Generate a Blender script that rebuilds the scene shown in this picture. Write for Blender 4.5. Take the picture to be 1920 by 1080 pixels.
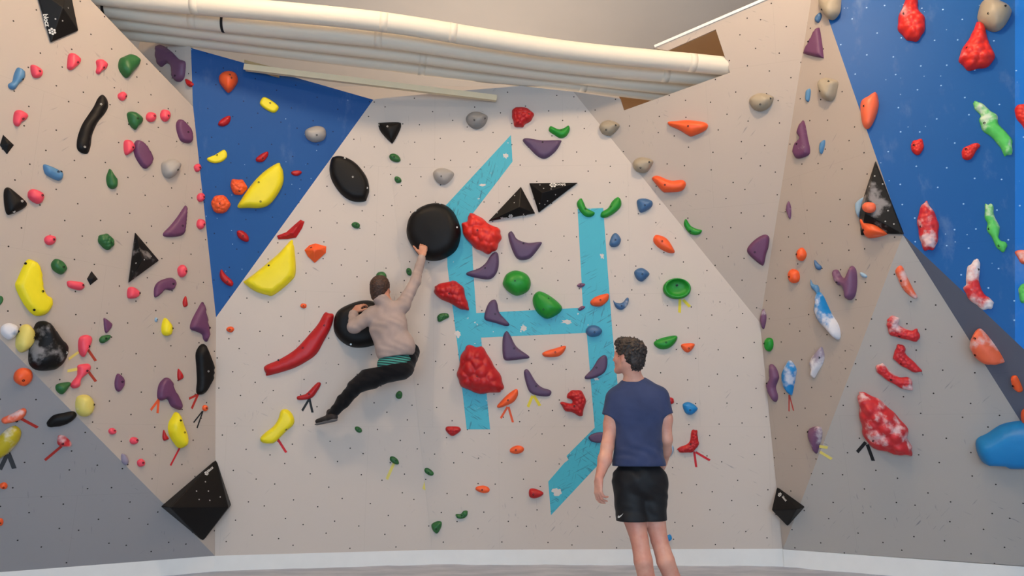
import bpy, bmesh, math, random
import numpy as np
from mathutils import Vector, Matrix, noise
from mathutils.geometry import delaunay_2d_cdt
from mathutils.bvhtree import BVHTree

scene = bpy.context.scene
for o in list(bpy.data.objects): bpy.data.objects.remove(o)
COL = scene.collection
rnd = random.Random(7)

# ---------------------------------------------------------------- camera
F = 1387.0; PITCH = math.radians(11.5); CZ = 1.11
cd = bpy.data.cameras.new('camera'); cam = bpy.data.objects.new('camera', cd); COL.objects.link(cam)
cam.location = (0, 0, CZ); cam.rotation_euler = (math.radians(90) + PITCH, 0, 0)
cd.sensor_width = 36.0; cd.lens = F * 36.0 / 1920.0; cd.clip_end = 100
scene.camera = cam
scene.view_settings.view_transform = 'Standard'
scene.view_settings.look = 'None'
scene.view_settings.gamma = 1.0
scene.view_settings.exposure = 0.0
scene.view_settings.use_curve_mapping = False

# ---------------------------------------------------------------- world and lights
w = bpy.data.worlds.new('world'); scene.world = w; w.use_nodes = True
w.node_tree.nodes['Background'].inputs[0].default_value = (0.66, 0.82, 1.0, 1)
w.node_tree.nodes['Background'].inputs[1].default_value = 0.44

def area(name, loc, target, sx, sy, power, color):
    l = bpy.data.lights.new(name, 'AREA'); l.shape = 'RECTANGLE'; l.size = sx; l.size_y = sy
    l.energy = power; l.color = color
    o = bpy.data.objects.new(name, l); COL.objects.link(o); o.location = loc
    o.rotation_euler = (Vector(target) - Vector(loc)).to_track_quat('-Z', 'Y').to_euler()
    return o
def lamp(name, loc, power, color, r=.14):
    l = bpy.data.lights.new(name, 'POINT'); l.energy = power; l.color = color; l.shadow_soft_size = r
    o = bpy.data.objects.new(name, l); COL.objects.link(o); o.location = loc; return o
WARM = (1.0, 0.72, 0.45)
area('window_light', (0.6, -4.0, 1.3), (0, 6.5, 0.6), 7.5, 2.4, 350, (0.50, 0.75, 1.0))
lamp('ceiling_lamp', (-1.7, 3.75, 5.4), 165, WARM)
lamp('ceiling_lamp', (2.0, 3.8, 5.4), 165, WARM)
lamp('ceiling_lamp', (0.1, 0.2, 5.2), 112, WARM, .25)
lamp('ceiling_fill_lamp', (-0.4, 8.0, 3.7), 70, (1.0, 0.80, 0.62))  # unseen lamp behind the climbing walls, added to brighten the ceiling

# ---------------------------------------------------------------- image rays and wall planes
def ray(x, y):
    u = (x - 960) / F; v = (540 - y) / F
    return Vector((u, math.cos(PITCH) - v * math.sin(PITCH), math.sin(PITCH) + v * math.cos(PITCH)))
O = Vector((0, 0, CZ))
def atZ(x, y, z): r = ray(x, y); return O + r * ((z - CZ) / r.z)
def atY(x, y, Y): r = ray(x, y); return O + r * (Y / r.y)
class Plane:
    def __init__(s, a, b, c, n=None):
        if n is None:
            n = (b - a).cross(c - a).normalized()
            if n.dot(O - a) < 0: n = -n
        s.a = a; s.n = n
        up = Vector((0, 0, 1)); s.x = up.cross(n).normalized(); s.y = n.cross(s.x).normalized()
    def on(s, x, y, off=0.0):
        r = ray(x, y); return O + r * (((s.a - O).dot(s.n) + off) / r.dot(s.n))
    def uv(s, p): d = p - s.a; return Vector((d.dot(s.x), d.dot(s.y)))
    def xyz(s, u, v, h=0.0): return s.a + s.x * u + s.y * v + s.n * h
b0 = atZ(810, 1057, 0); b1 = atZ(1468, 1061, 0)
PB = Plane(b0, b1, b0 + Vector((0, -math.tan(math.radians(6)), 1)))
PA = Plane(b0, PB.on(718, 190), atZ(403, 1070, 0))
Q1 = atY(0, 635, 5.1)
PG = Plane(atZ(403, 1070, 0), PA.on(405, 595), Q1)
PI = Plane(Q1, PG.on(403, 1042), atZ(0, 1073, .13))
PJ = Plane(PA.on(405, 595), PA.on(700, 187), PG.on(362, 200))
PH = Plane(PG.on(365, 205), PJ.on(358, 90), atY(150, -60, 6.5))
APEX = atY(1527, -40, 5.7)
PC = Plane(PB.on(1075, 172), PB.on(1425, 605), APEX)
PD = Plane(PB.on(1425, 605), b1, APEX)
RR = PD.on(1693, 440)
PD2 = Plane(PD.on(1468, 1030), RR, atZ(1920, 1061, .15))
SS = atY(1920, 655, 5.25)
PF = Plane(APEX, RR, SS)
PE = Plane(RR, PD2.on(1920, 800), SS)

# ---------------------------------------------------------------- materials
def srgb(c):
    f = lambda v: (v / 12.92 if v <= 0.04045 else ((v + 0.055) / 1.055) ** 2.4)
    return tuple(f(v / 255.0) for v in c) + (1,)
class NT:
    def __init__(s, name):
        s.m = bpy.data.materials.new(name); s.m.use_nodes = True; s.t = s.m.node_tree
        s.b = s.t.nodes['Principled BSDF']
    def n(s, ty, **kw):
        nd = s.t.nodes.new(ty)
        for k, v in kw.items(): setattr(nd, k, v)
        return nd
    def l(s, a, b): s.t.links.new(a, b)
    def val(s, sock, v):
        if hasattr(v, 'is_output'): s.l(v, sock)
        else: sock.default_value = v
    def math(s, op, a, b=0.0, c=None, clamp=False):
        nd = s.n('ShaderNodeMath', operation=op, use_clamp=clamp)
        s.val(nd.inputs[0], a); s.val(nd.inputs[1], b)
        if c is not None: s.val(nd.inputs[2], c)
        return nd.outputs[0]
    def noise(s, vec, scale, detail=3, rough=0.5):
        nd = s.n('ShaderNodeTexNoise'); s.l(vec, nd.inputs['Vector'])
        nd.inputs['Scale'].default_value = scale; nd.inputs['Detail'].default_value = detail
        nd.inputs['Roughness'].default_value = rough
        return nd.outputs['Fac']
    def step(s, v, lo, hi):
        nd = s.n('ShaderNodeMapRange', interpolation_type='SMOOTHSTEP'); s.val(nd.inputs[0], v)
        nd.inputs[1].default_value = lo; nd.inputs[2].default_value = hi
        return nd.outputs[0]
    def mix(s, f, a, b):
        nd = s.n('ShaderNodeMix', data_type='RGBA'); s.val(nd.inputs[0], f)
        s.val(nd.inputs[6], a); s.val(nd.inputs[7], b); return nd.outputs[2]
    def coord(s, which='Object'):
        return s.n('ShaderNodeTexCoord').outputs[which]
    def mapping(s, vec, scale=(1, 1, 1), rot=(0, 0, 0), loc=(0, 0, 0)):
        m = s.n('ShaderNodeMapping'); s.l(vec, m.inputs[0]); m.inputs['Scale'].default_value = scale
        m.inputs['Rotation'].default_value = rot; m.inputs['Location'].default_value = loc; return m.outputs[0]
    def bump(s, h, dist=0.002, strength=0.5):
        nd = s.n('ShaderNodeBump'); s.l(h, nd.inputs['Height']); nd.inputs['Distance'].default_value = dist
        nd.inputs['Strength'].default_value = strength; s.l(nd.outputs[0], s.b.inputs['Normal'])

def wall_material(name, col, dot=(38, 32, 30), scuff=0.45, dots=True, rough=0.62, chalk=0.0, spec=0.25, scuffcol=(96, 98, 108)):
    """painted plywood: staggered bolt holes, shoe scuffs, chalk dust, faint panel joints"""
    t = NT(name); uv = t.coord('UV')
    base = srgb(col)
    n1 = t.noise(uv, 1.3, 4); 
    c = t.mix(t.math('MULTIPLY', n1, 0.10), base, srgb(tuple(int(v * .86) for v in col)))
    # scuffs: thin stretched streaks gathered in patches
    for k, (rot, sx, sy) in enumerate(((0.5, 9, 46), (2.3, 8, 50), (1.45, 12, 44))):
        st = t.noise(t.mapping(t.mapping(uv, (1, 1, 1), (0, 0, rot)), (sx * .7, sy, 1), (0, 0, 0), (k * 3.1, 0, 0)), 1.0, 2, .6)
        patch = t.noise(t.mapping(uv, (1, 1, 1), (0, 0, 0), (k * 7.7, 2, 0)), 1.9, 2)
        m = t.math('MULTIPLY', t.step(st, 0.64, 0.74), t.step(patch, 0.56, 0.66))
        c = t.mix(t.math('MULTIPLY', m, scuff), c, srgb(scuffcol))
    if chalk:
        pc = t.step(t.noise(t.mapping(uv, (1, .45, 1), (0, 0, .2)), 4.0, 5, .65), 0.56, 0.78)
        c = t.mix(t.math('MULTIPLY', pc, chalk), c, srgb((150, 170, 200)))
        sp = t.n('ShaderNodeTexVoronoi'); t.l(uv, sp.inputs['Vector']); sp.inputs['Scale'].default_value = 14
        k = t.math('LESS_THAN', sp.outputs['Distance'], 0.055)
        k = t.math('MULTIPLY', k, t.math('GREATER_THAN', t.noise(uv, 2.2, 1), 0.5))
        c = t.mix(t.math('MULTIPLY', k, .8), c, srgb((170, 200, 230)))
    # joints of the plywood sheets
    br = t.n('ShaderNodeTexBrick'); t.l(uv, br.inputs['Vector']); br.inputs['Scale'].default_value = 1.0
    br.inputs['Brick Width'].default_value = 1.22; br.inputs['Row Height'].default_value = 1.22
    br.inputs['Mortar Size'].default_value = 0.0016; br.offset = 0.5
    c = t.mix(t.math('MULTIPLY', br.outputs['Fac'], .13), c, srgb(tuple(int(v * .6) for v in col)))
    if dots:
        v = t.n('ShaderNodeTexVoronoi'); t.l(t.mapping(uv, (5.0, 5.0, 1), (0, 0, .42)), v.inputs['Vector'])
        v.inputs['Scale'].default_value = 1.0; v.inputs['Randomness'].default_value = 0.5
        v.voronoi_dimensions = '2D'
        d = t.step(v.outputs['Distance'], 0.034, 0.024)
        # step with swapped ends: 1 inside the hole
        c = t.mix(d, c, srgb(dot))
    t.l(c, t.b.inputs['Base Color']); t.b.inputs['Roughness'].default_value = rough
    t.b.inputs['Specular IOR Level'].default_value = spec
    t.bump(t.noise(uv, 220, 2), 0.0006, 0.5)
    return t.m

CHALK = (232, 226, 226)
_mc = {}
def hold_material(col, chalk=0, gloss=0.38, name=None):
    key = (col, chalk, gloss)
    if key in _mc: return _mc[key]
    t = NT(name or 'resin'); ob = t.coord('Object')
    inf = t.n('ShaderNodeObjectInfo')
    vv = t.n('ShaderNodeVectorMath', operation='ADD'); t.l(ob, vv.inputs[0])
    cmb = t.n('ShaderNodeCombineXYZ'); r100 = t.math('MULTIPLY', inf.outputs['Random'], 60.0)
    t.l(r100, cmb.inputs[0]); t.l(r100, cmb.inputs[1]); t.l(cmb.outputs[0], vv.inputs[1]); p = vv.outputs[0]
    base = srgb(col)
    c = t.mix(t.math('MULTIPLY', t.noise(p, 9, 3), .35), base, srgb(tuple(int(v * .78) for v in col)))
    # thin chalk dust everywhere it is handled
    th = {0: (.74, .86), 1: (.60, .80), 2: (.50, .66), 3: (.40, .54)}[chalk]
    m = t.step(t.noise(p, 7 if chalk < 3 else 5, 4, .55), *th)
    amt = {0: .22, 1: .45, 2: .66, 3: .9}[chalk] * (.45 if sum(col) < 60 else 1)
    c = t.mix(t.math('MULTIPLY', m, amt), c, srgb(CHALK))
    t.l(c, t.b.inputs['Base Color'])
    rg = t.math('ADD', t.math('MULTIPLY', m, .3), gloss); t.l(rg, t.b.inputs['Roughness'])
    t.b.inputs['Specular IOR Level'].default_value = .4 if sum(col) > 60 else .22
    t.bump(t.noise(p, 160, 2), 0.0008, 0.5)
    _mc[key] = t.m; return t.m

def plain(name, col, rough=.6, bump=None, metal=0, var=.12, vscale=8, spec=.3):
    t = NT(name); ob = t.coord('Object')
    c = t.mix(t.math('MULTIPLY', t.noise(ob, vscale, 3), var * 2), srgb(col), srgb(tuple(int(v * .8) for v in col)))
    t.l(c, t.b.inputs['Base Color']); t.b.inputs['Roughness'].default_value = rough
    t.b.inputs['Metallic'].default_value = metal; t.b.inputs['Specular IOR Level'].default_value = spec
    if bump: t.bump(t.noise(ob, bump[0], 3), bump[1], .6)
    return t.m

COLS = dict(pink=(240, 78, 98), green=(42, 102, 52), lime=(28, 142, 42), purple=(106, 60, 96), violet=(90, 68, 100),
            blue=(84, 134, 176), navy=(66, 106, 150), red=(186, 26, 30), scarlet=(222, 44, 34), orange=(246, 96, 44),
            yellow=(248, 228, 30), paleyellow=(226, 208, 110), black=(17, 15, 15), grey=(140, 138, 136),
            stone=(164, 152, 132), sky=(20, 130, 198), jade=(88, 200, 96), rose=(206, 44, 50), mauve=(116, 76, 108),
            salmon=(244, 110, 72), paleblue=(150, 180, 205), ash=(170, 164, 158), lilac=(150, 140, 160), olive=(196, 176, 32))
WALLCOL = (203, 192, 183)
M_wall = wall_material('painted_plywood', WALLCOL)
M_wall_side = wall_material('painted_plywood_shaded', (182, 170, 160))  # wall tone darkened: shade of the turned and tilted panels put into the colour
M_wall_tan = wall_material('painted_plywood_shaded_tan', (172, 160, 150))  # the right wall's own tan, darkened further for its weaker light
M_wall_low = wall_material('painted_plywood_shaded_grey', (156, 153, 154), scuff=.5)  # overhang shade of the lower left panel put into the colour
M_wall_low2 = wall_material('painted_plywood_shaded_warm_grey', (176, 170, 164), scuff=.6)  # overhang shade of the lower right wall put into the colour
M_blueL = wall_material('blue_plywood', (22, 80, 146), dot=(12, 34, 78), scuff=.15, chalk=.16, rough=.5, scuffcol=(60, 100, 150))
M_blueR = wall_material('blue_plywood_chalky', (10, 84, 152), dot=(150, 190, 230), scuff=.15, chalk=.22, rough=.5, scuffcol=(60, 110, 170))
M_blueR2 = wall_material('blue_plywood_lit', (14, 108, 196), dot=(150, 190, 230), scuff=.15, chalk=.22, rough=.5, scuffcol=(60, 110, 170))  # paler copy of the blue: brighter light on the outer panel painted in
M_slate = wall_material('slate_plywood', (98, 106, 124), dots=False, scuff=.15)
M_kick = plain('kickboard_paint', (232, 232, 230), .6)
M_bolt = plain('bolt_steel', (34, 32, 34), .4, metal=.6)
M_screw = plain('zinc_screw', (190, 188, 184), .4, metal=.3)
M_blackvol = hold_material(COLS['black'], 0, .42, 'black_resin')

# ---------------------------------------------------------------- object helpers
def link(name, verts, faces, mat, parent=None, smooth=False, loc=None, kind=None):
    me = bpy.data.meshes.new(name)
    if loc is not None: verts = [Vector(v) - loc for v in verts]
    me.from_pydata([tuple(v) for v in verts], [], faces); me.update()
    if mat: me.materials.append(mat)
    if smooth: me.polygons.foreach_set('use_smooth', [True] * len(me.polygons))
    o = bpy.data.objects.new(name, me); COL.objects.link(o)
    if loc is not None: o.location = loc
    if parent: 
        o.parent = parent
        if loc is not None: o.location = Vector(loc) - parent.location
        else: o.location = -parent.location
    if kind: o['kind'] = kind
    return o
def tag(o, label, cat, group=None):
    o['label'] = label; o['category'] = cat
    if group: o['group'] = group
    return o
def empty(name, loc):
    o = bpy.data.objects.new(name, None); COL.objects.link(o); o.location = loc; o.empty_display_size = .05
    return o
def fixn(o):
    bm = bmesh.new(); bm.from_mesh(o.data); bmesh.ops.recalc_face_normals(bm, faces=bm.faces); bm.to_mesh(o.data); bm.free()
def box_verts(c, ax, ay, az):
    V = [c + ax * i + ay * j + az * k for i in (-1, 1) for j in (-1, 1) for k in (-1, 1)]
    Fc = [(0, 1, 3, 2), (4, 6, 7, 5), (0, 4, 5, 1), (2, 3, 7, 6), (0, 2, 6, 4), (1, 5, 7, 3)]
    return V, Fc
def beam(name, a, b, wdt, hgt, mat, parent=None, kind=None, loc=None):
    a = Vector(a); b = Vector(b); d = (b - a); L = d.length; d.normalize()
    s = d.cross(Vector((0, 0, 1))).normalized(); u = s.cross(d).normalized()
    V, Fc = box_verts((a + b) / 2, d * L / 2, s * wdt / 2, u * hgt / 2)
    o = link(name, V, Fc, mat, parent, loc=loc, kind=kind); fixn(o); return o

FACETS = []
def facet(name, P, pix, mat, thick=0.03, hole=None):
    """one plywood facet: planar polygon with real thickness behind it, UV in metres"""
    loc = P.on(*pix[0])
    front = [P.on(x, y) for x, y in pix]
    back = [p - P.n * thick for p in front]
    n = len(front); V = front + back
    Fc = [tuple(range(n)), tuple(range(2 * n - 1, n - 1, -1))] + [(i, (i + 1) % n, n + (i + 1) % n, n + i) for i in range(n)]
    o = link(name, V, Fc, mat, loc=loc, kind='structure')
    me = o.data
    bm = bmesh.new(); bm.from_mesh(me)
    uvl = bm.loops.layers.uv.new('UVMap')
    for f in bm.faces:
        for lp in f.loops:
            q = P.uv(lp.vert.co + loc); lp[uvl].uv = (q.x, q.y)
    bmesh.ops.recalc_face_normals(bm, faces=bm.faces)
    bmesh.ops.triangulate(bm, faces=[f for f in bm.faces if len(f.verts) > 4])
    bm.to_mesh(me); bm.free()
    FACETS.append((name, P, [(x, y) for x, y in pix]))
    return o
def inside(x, y, poly):
    r = False; n = len(poly); j = n - 1
    for i in range(n):
        xi, yi = poly[i]; xj, yj = poly[j]
        if (yi > y) != (yj > y) and x < (xj - xi) * (y - yi) / (yj - yi) + xi: r = not r
        j = i
    return r

# ---------------------------------------------------------------- room shell
fo = []
for name, P, pix, mat in (
    ('wall_back_right', PB, [(810, 1031), (1468, 1029), (1425, 605), (1075, 172), (1062, 171), (977, 161), (890, 168), (718, 184)], M_wall),
    ('wall_back_left', PA, [(403, 1042), (810, 1031), (718, 184), (700, 187), (405, 595)], M_wall),
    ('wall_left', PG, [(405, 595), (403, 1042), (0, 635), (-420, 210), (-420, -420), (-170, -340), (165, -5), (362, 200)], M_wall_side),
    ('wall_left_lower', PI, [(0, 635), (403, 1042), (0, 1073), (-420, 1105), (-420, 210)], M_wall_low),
    ('wall_blue_left', PJ, [(405, 595), (700, 187), (458, 118), (358, 90), (362, 200)], M_blueL),
    ('wall_left_upper', PH, [(365, 205), (358, 90), (330, 60), (262, 78), (255, 110)], M_wall),
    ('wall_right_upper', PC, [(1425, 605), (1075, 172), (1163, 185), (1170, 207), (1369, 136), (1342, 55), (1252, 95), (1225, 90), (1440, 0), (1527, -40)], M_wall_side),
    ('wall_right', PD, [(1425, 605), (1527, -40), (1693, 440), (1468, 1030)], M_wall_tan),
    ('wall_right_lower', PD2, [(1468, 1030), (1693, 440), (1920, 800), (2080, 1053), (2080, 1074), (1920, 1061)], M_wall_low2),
    ('wall_blue_right', PF, [(1527, -40), (1693, 440), (1903, 639), (1903, -350), (1480, -200)], M_blueR),
    ('wall_blue_right_outer', PF, [(1903, 639), (2300, 1015), (2300, -500), (1903, -350)], M_blueR2),
    ('wall_right_underside', PE, [(1693, 440), (1920, 655), (2300, 1015), (2300, 1400), (1920, 800)], M_slate),
):
    fo.append(facet(name, P, pix, mat))
# kickboards under the panels: vertical boards from the floor to the foot of the climbing panels
def kick(name, P0, p0, P1, p1):
    a = P0.on(*p0); b = P1.on(*p1); a0 = Vector((a.x, a.y, -.02)); b0_ = Vector((b.x, b.y, -.02))
    n = (b - a).cross(Vector((0, 0, 1))); n.z = 0; n.normalize()
    if n.dot(O - a) < 0: n = -n
    off = n * 0.002; bk = n * -0.03
    V = [a0 + off, b0_ + off, b + off, a + off, a0 + bk, b0_ + bk, b + bk, a + bk]
    Fc = [(0, 1, 2, 3), (7, 6, 5, 4), (0, 4, 5, 1), (3, 2, 6, 7), (0, 3, 7, 4), (1, 5, 6, 2)]
    o = link(name, V, Fc, M_kick, kind='structure'); fixn(o)
kick('baseboard_left', PI, (-420, 1105), PG, (403, 1042))
kick('baseboard_back_left', PA, (403, 1042), PB, (810, 1031))
kick('baseboard_back_right', PB, (810, 1031), PB, (1468, 1029))
kick('baseboard_right', PD, (1468, 1030), PD2, (2080, 1074))

# floor: soft vinyl mats
M_mat = NT('vinyl_mat'); ob = M_mat.coord('Object')
c = M_mat.mix(M_mat.step(M_mat.noise(M_mat.mapping(ob, (1, 3, 1)), 2.2, 5, .6), .35, .7), srgb((160, 168, 184)), srgb((186, 192, 204)))
M_mat.l(c, M_mat.b.inputs['Base Color']); M_mat.b.inputs['Roughness'].default_value = .7
M_mat.bump(M_mat.noise(ob, 90, 3), .002, .6)
V = []; Fc = []; nx, ny = 150, 130
x0, x1, y0, y1 = -7.5, 7.5, -3.0, 8.2
for j in range(ny + 1):
    for i in range(nx + 1):
        x = x0 + (x1 - x0) * i / nx; y = y0 + (y1 - y0) * (j / ny) ** .6
        z = .006 * noise.noise(Vector((x * 1.7, y * 1.9, 0))) + .010 * max(0, noise.noise(Vector((x * 5, y * 2.5, 3)))) * max(0, min(1, (y - 4.6)))
        V.append((x, y, z - .004))
for j in range(ny):
    for i in range(nx):
        k = j * (nx + 1) + i; Fc.append((k, k + 1, k + nx + 2, k + nx + 1))
fl = link('floor', V, Fc, M_mat.m, smooth=True, kind='structure')
# building shell above and behind the climbing walls
M_ceil = plain('ceiling_paint', (240, 234, 226), .8, vscale=1.5, var=.1)
M_bwall = plain('building_wall_paint', (215, 205, 196), .85, vscale=1.0)
def slab(name, lo, hi, mat):
    c = (Vector(lo) + Vector(hi)) / 2; h = (Vector(hi) - Vector(lo)) / 2
    V, Fc = box_verts(c, Vector((h.x, 0, 0)), Vector((0, h.y, 0)), Vector((0, 0, h.z)))
    o = link(name, V, Fc, mat, kind='structure'); fixn(o); return o
slab('ceiling', (-7.5, -3.0, 5.95), (7.5, 9.7, 6.05), M_ceil)
slab('wall_building_back', (-7.5, 9.6, -.1), (7.5, 9.7, 6.05), M_bwall)
slab('wall_building_left', (-7.6, -3.0, -.1), (-7.5, 9.7, 6.05), M_bwall)
slab('wall_building_right', (7.5, -3.0, -.1), (7.6, 9.7, 6.05), M_bwall)

# ---------------------------------------------------------------- climbing holds
CROP = dict(L1=(3, 0, 0), L2=(3, 0, 340), L3=(2.7, 0, 680), J=(3, 340, 60), K=(3, 380, 400), M=(3, 380, 720),
            c1=(3, 680, 180), c2=(3, 760, 500), c3=(3.375, 760, 760), c4=(3, 1060, 160), c5=(3, 1060, 480), c6=(3.375, 1060, 760),
            r1=(3, 1400, 0), r2=(4.154, 1400, 340), r3=(4.154, 1640, 340), r4=(3.857, 1400, 580), r5=(3.375, 1600, 560), r6=(3.692, 1400, 820),
            px=(1, 0, 0))
PHRASE = dict(wall_back_right='the main grey wall', wall_back_left='the main grey wall', wall_left='the left grey wall',
              wall_left_lower='the lower left grey panel', wall_blue_left='the left blue panel', wall_left_upper='the top left recess',
              wall_right_upper='the upper right grey panel', wall_right='the right grey wall', wall_right_lower='the lower right grey wall',
              wall_blue_right='the right blue wall', wall_right_underside='the slate underside', wall_blue_right_outer='the right blue wall')
def cv(crop, x, y):
    s, ox, oy = CROP[crop]; return (x / s + ox, y / s + oy)
def find_facet(x, y):
    for name, P, poly in FACETS:
        if inside(x, y, poly): return name, P
    best = None
    for name, P, poly in FACETS:
        cx = sum(a for a, b in poly) / len(poly)
        for i in range(len(poly)):
            (ax, ay), (bx, by) = poly[i], poly[(i + 1) % len(poly)]
            dx, dy = bx - ax, by - ay; t = max(0, min(1, ((x - ax) * dx + (y - ay) * dy) / (dx * dx + dy * dy + 1e-9)))
            d = math.hypot(x - ax - t * dx, y - ay - t * dy)
            if best is None or d < best[0]: best = (d, name, P)
    return best[1], best[2]
def catmull(pts, per=5):
    n = len(pts); out = []
    for i in range(n):
        p0, p1, p2, p3 = pts[i - 1], pts[i], pts[(i + 1) % n], pts[(i + 2) % n]
        for k in range(per):
            t = k / per
            q = [0.5 * ((2 * p1[a]) + (-p0[a] + p2[a]) * t + (2 * p0[a] - 5 * p1[a] + 4 * p2[a] - p3[a]) * t * t + (-p0[a] + 3 * p1[a] - 3 * p2[a] + p3[a]) * t ** 3) for a in (0, 1)]
            out.append(tuple(q))
    return out
def seg_dist(P, A, B):
    """P (m,2) distances to every segment A->B (n,2): returns min over segments"""
    AB = B - A; L = (AB ** 2).sum(1) + 1e-12
    t = ((P[:, None, :] - A[None]) * AB[None]).sum(2) / L[None]; t = np.clip(t, 0, 1)
    D = P[:, None, :] - (A[None] + t[..., None] * AB[None])
    return np.sqrt((D ** 2).sum(2))
def profile(kind, t):
    if kind == 's': u = np.clip(t / .42, 0, 1); return .30 + .62 * np.sqrt(np.clip(1 - (1 - u) ** 2, 0, 1)) + .08 * t
    if kind == 'k': u = np.clip(t / .9, 0, 1); return .15 + .85 * u               # faceted, chamfered
    u = np.clip(t, 0, 1); return .18 + .82 * np.clip(1 - (1 - u) ** 2, 0, 1) ** .6

def make_hold(crop, col, kind, mult, pts, bolts, label, name='climbing_hold', cat='climbing hold', chalk=0, on=None, group=None):
    r = random.Random(hash((len(label), int(pts[0][0] * 7), int(pts[0][1] * 3))) & 0xffff)
    if len(pts) == 1 and len(pts[0]) >= 4:
        cx, cy, rx, ry = pts[0][:4]; ang = math.radians(pts[0][4] if len(pts[0]) > 4 else 0)
        wob = [1 + r.uniform(-.07, .07) for _ in range(9)]
        pts = []
        for i in range(9):
            a = i * math.tau / 9; ex, ey = rx * math.cos(a) * wob[i], ry * math.sin(a) * wob[i]
            pts.append((cx + ex * math.cos(ang) - ey * math.sin(ang), cy + ex * math.sin(ang) + ey * math.cos(ang)))
        if bolts is None: bolts = [(cx, cy)]
    P2 = [cv(crop, *p) for p in pts]
    cx = sum(p[0] for p in P2) / len(P2); cy = sum(p[1] for p in P2) / len(P2)
    if on: fname, P = on, {n: p for n, p, q in FACETS}[on]
    else: fname, P = find_facet(cx, cy)
    ol = P2 if 'k' in kind and False else (catmull(P2, 5) if kind != 'k' else catmull(P2, 1))
    # two passes: thickness from the first outline, then the outline at part of that height
    base = np.array([tuple(P.uv(P.on(x, y))) for x, y in ol])
    ctr = base.mean(0)
    if kind == 'l':        # knobbly rim
        px_ = np.array(ol); cc = px_.mean(0); k_ = max(5, len(pts))
        ol = [tuple(cc + (p - cc) * (1 + .035 * math.sin(i * math.tau * k_ * .75 / len(px_) + r.random() * .5))) for i, p in enumerate(px_)]
    def build_grid(poly):
        lo, hi = poly.min(0), poly.max(0); ext = max(hi - lo)
        big = ext * 200
        sp = ext / (34 if kind == 'l' and ext > .2 else 24 if kind == 'l' else 17)
        sp = max(sp, .0045)
        gx = np.arange(lo[0] + sp * .5, hi[0], sp); gy = np.arange(lo[1] + sp * .5, hi[1], sp * .87)
        G = np.array([(x + (sp / 2 if j % 2 else 0), y) for j, y in enumerate(gy) for x in gx])
        pl = [tuple(q) for q in poly]
        if len(G):
            ins = np.array([inside(x, y, pl) for x, y in G]); G = G[ins]
        return G, sp
    G, sp = build_grid(base)
    B = np.roll(base, -1, axis=0)
    dm = seg_dist(G, base, B).min(1).max() if len(G) else .01
    fac = {'d': .85, 's': .5, 'l': .9, 'k': .7}[kind]
    h = max(.012, min(dm * fac * 1.25 * mult, .16))
    off = .3 * h
    base = np.array([tuple(P.uv(P.on(x, y, off))) for x, y in ol])
    G, sp = build_grid(base); B = np.roll(base, -1, axis=0)
    if len(G): 
        D = seg_dist(G, base, B).min(1); keep = D > sp * .45; G = G[keep]; D = D[keep]
    nb = len(base)
    allp = [Vector(p) for p in base] + [Vector(p) for p in G]
    res = delaunay_2d_cdt(allp, [(i, (i + 1) % nb) for i in range(nb)], [], 1, 1e-6)
    vs = np.array([tuple(v) for v in res[0]])
    tris = [t for t in res[2]]
    Dv = seg_dist(vs, base, B).min(1); dmx = max(Dv.max(), 1e-4)
    seeds = None
    if kind == 'l':
        lo, hi = base.min(0), base.max(0); R = max(dmx * .5, .016)
        seeds = []
        for _ in range(1500):
            q = np.array((r.uniform(lo[0], hi[0]), r.uniform(lo[1], hi[1])))
            if all(((q - s) ** 2).sum() > (R * .95) ** 2 for s in seeds): seeds.append(q)
            if len(seeds) > 90: break
        seeds = np.array(seeds)
    tx, ty = r.uniform(-.5, .5), r.uniform(.1, .7)   # asymmetry: fuller on one side
    sz = max(base.max(0) - base.min(0)) + 1e-6
    def height(Q, d):
        t = d / dmx; z = profile(kind if kind != 'l' else 'd', t)
        if kind in 'ds':
            rel = (Q - ctr) / sz
            z = z * (1 + (.35 if kind == 'd' else .12) * (rel[:, 0] * tx - rel[:, 1] * ty))
            z = z + (.07 if kind == 'd' else .02) * np.sin(Q[:, 0] / sz * 7 + tx * 9) * np.cos(Q[:, 1] / sz * 6 + ty * 5) * np.clip(t * 2, 0, 1)
        z = z * h
        if kind == 'l':
            dd = np.sqrt(((Q[:, None, :] - seeds[None]) ** 2).sum(2)); dd.sort(axis=1)
            lump = .5 * np.sqrt(np.clip((dd[:, 1] - dd[:, 0]) / R, 0, 1)) + .7 * np.sqrt(np.clip(1 - (dd[:, 0] / (R * .95)) ** 2, 0, 1)); z = z * .78 + min(R * .5, h * .46) * (lump - .45) * np.clip(.35 + t * 2, 0, 1)
        return np.maximum(z, .12 * h)
    Z = height(vs, Dv)
    edge = Dv < 1e-5
    Z[edge] = .16 * h
    c3 = P.xyz(ctr[0], ctr[1], 0)
    verts = [P.xyz(x, y, z) for (x, y), z in zip(vs, Z)]
    faces = []
    for f in tris:
        a, b, c = (vs[i] for i in f)
        if not inside(*((a + b + c) / 3), [tuple(q) for q in base]): continue
        cr = (b[0] - a[0]) * (c[1] - a[1]) - (b[1] - a[1]) * (c[0] - a[0])
        faces.append(tuple(f) if cr > 0 else tuple(reversed(f)))
    # skirt to the wall: follow open edges
    cnt = {}
    for f in faces:
        for i in range(3):
            e = (f[i], f[(i + 1) % 3]); cnt[e] = 1
    low = {}
    sk = []
    for (a, b) in list(cnt):
        if (b, a) not in cnt:
            for q in (a, b):
                if q not in low:
                    low[q] = len(verts); verts.append(P.xyz(vs[q][0], vs[q][1], -.0015))
            sk.append((a, low[a], low[b], b))
    faces += sk
    mat = hold_material(COLS[col], chalk, .5 if col in ('black', 'purple', 'violet') else .42, col + '_resin')
    o = link(name, verts, faces, mat, smooth=True, loc=c3)
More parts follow.
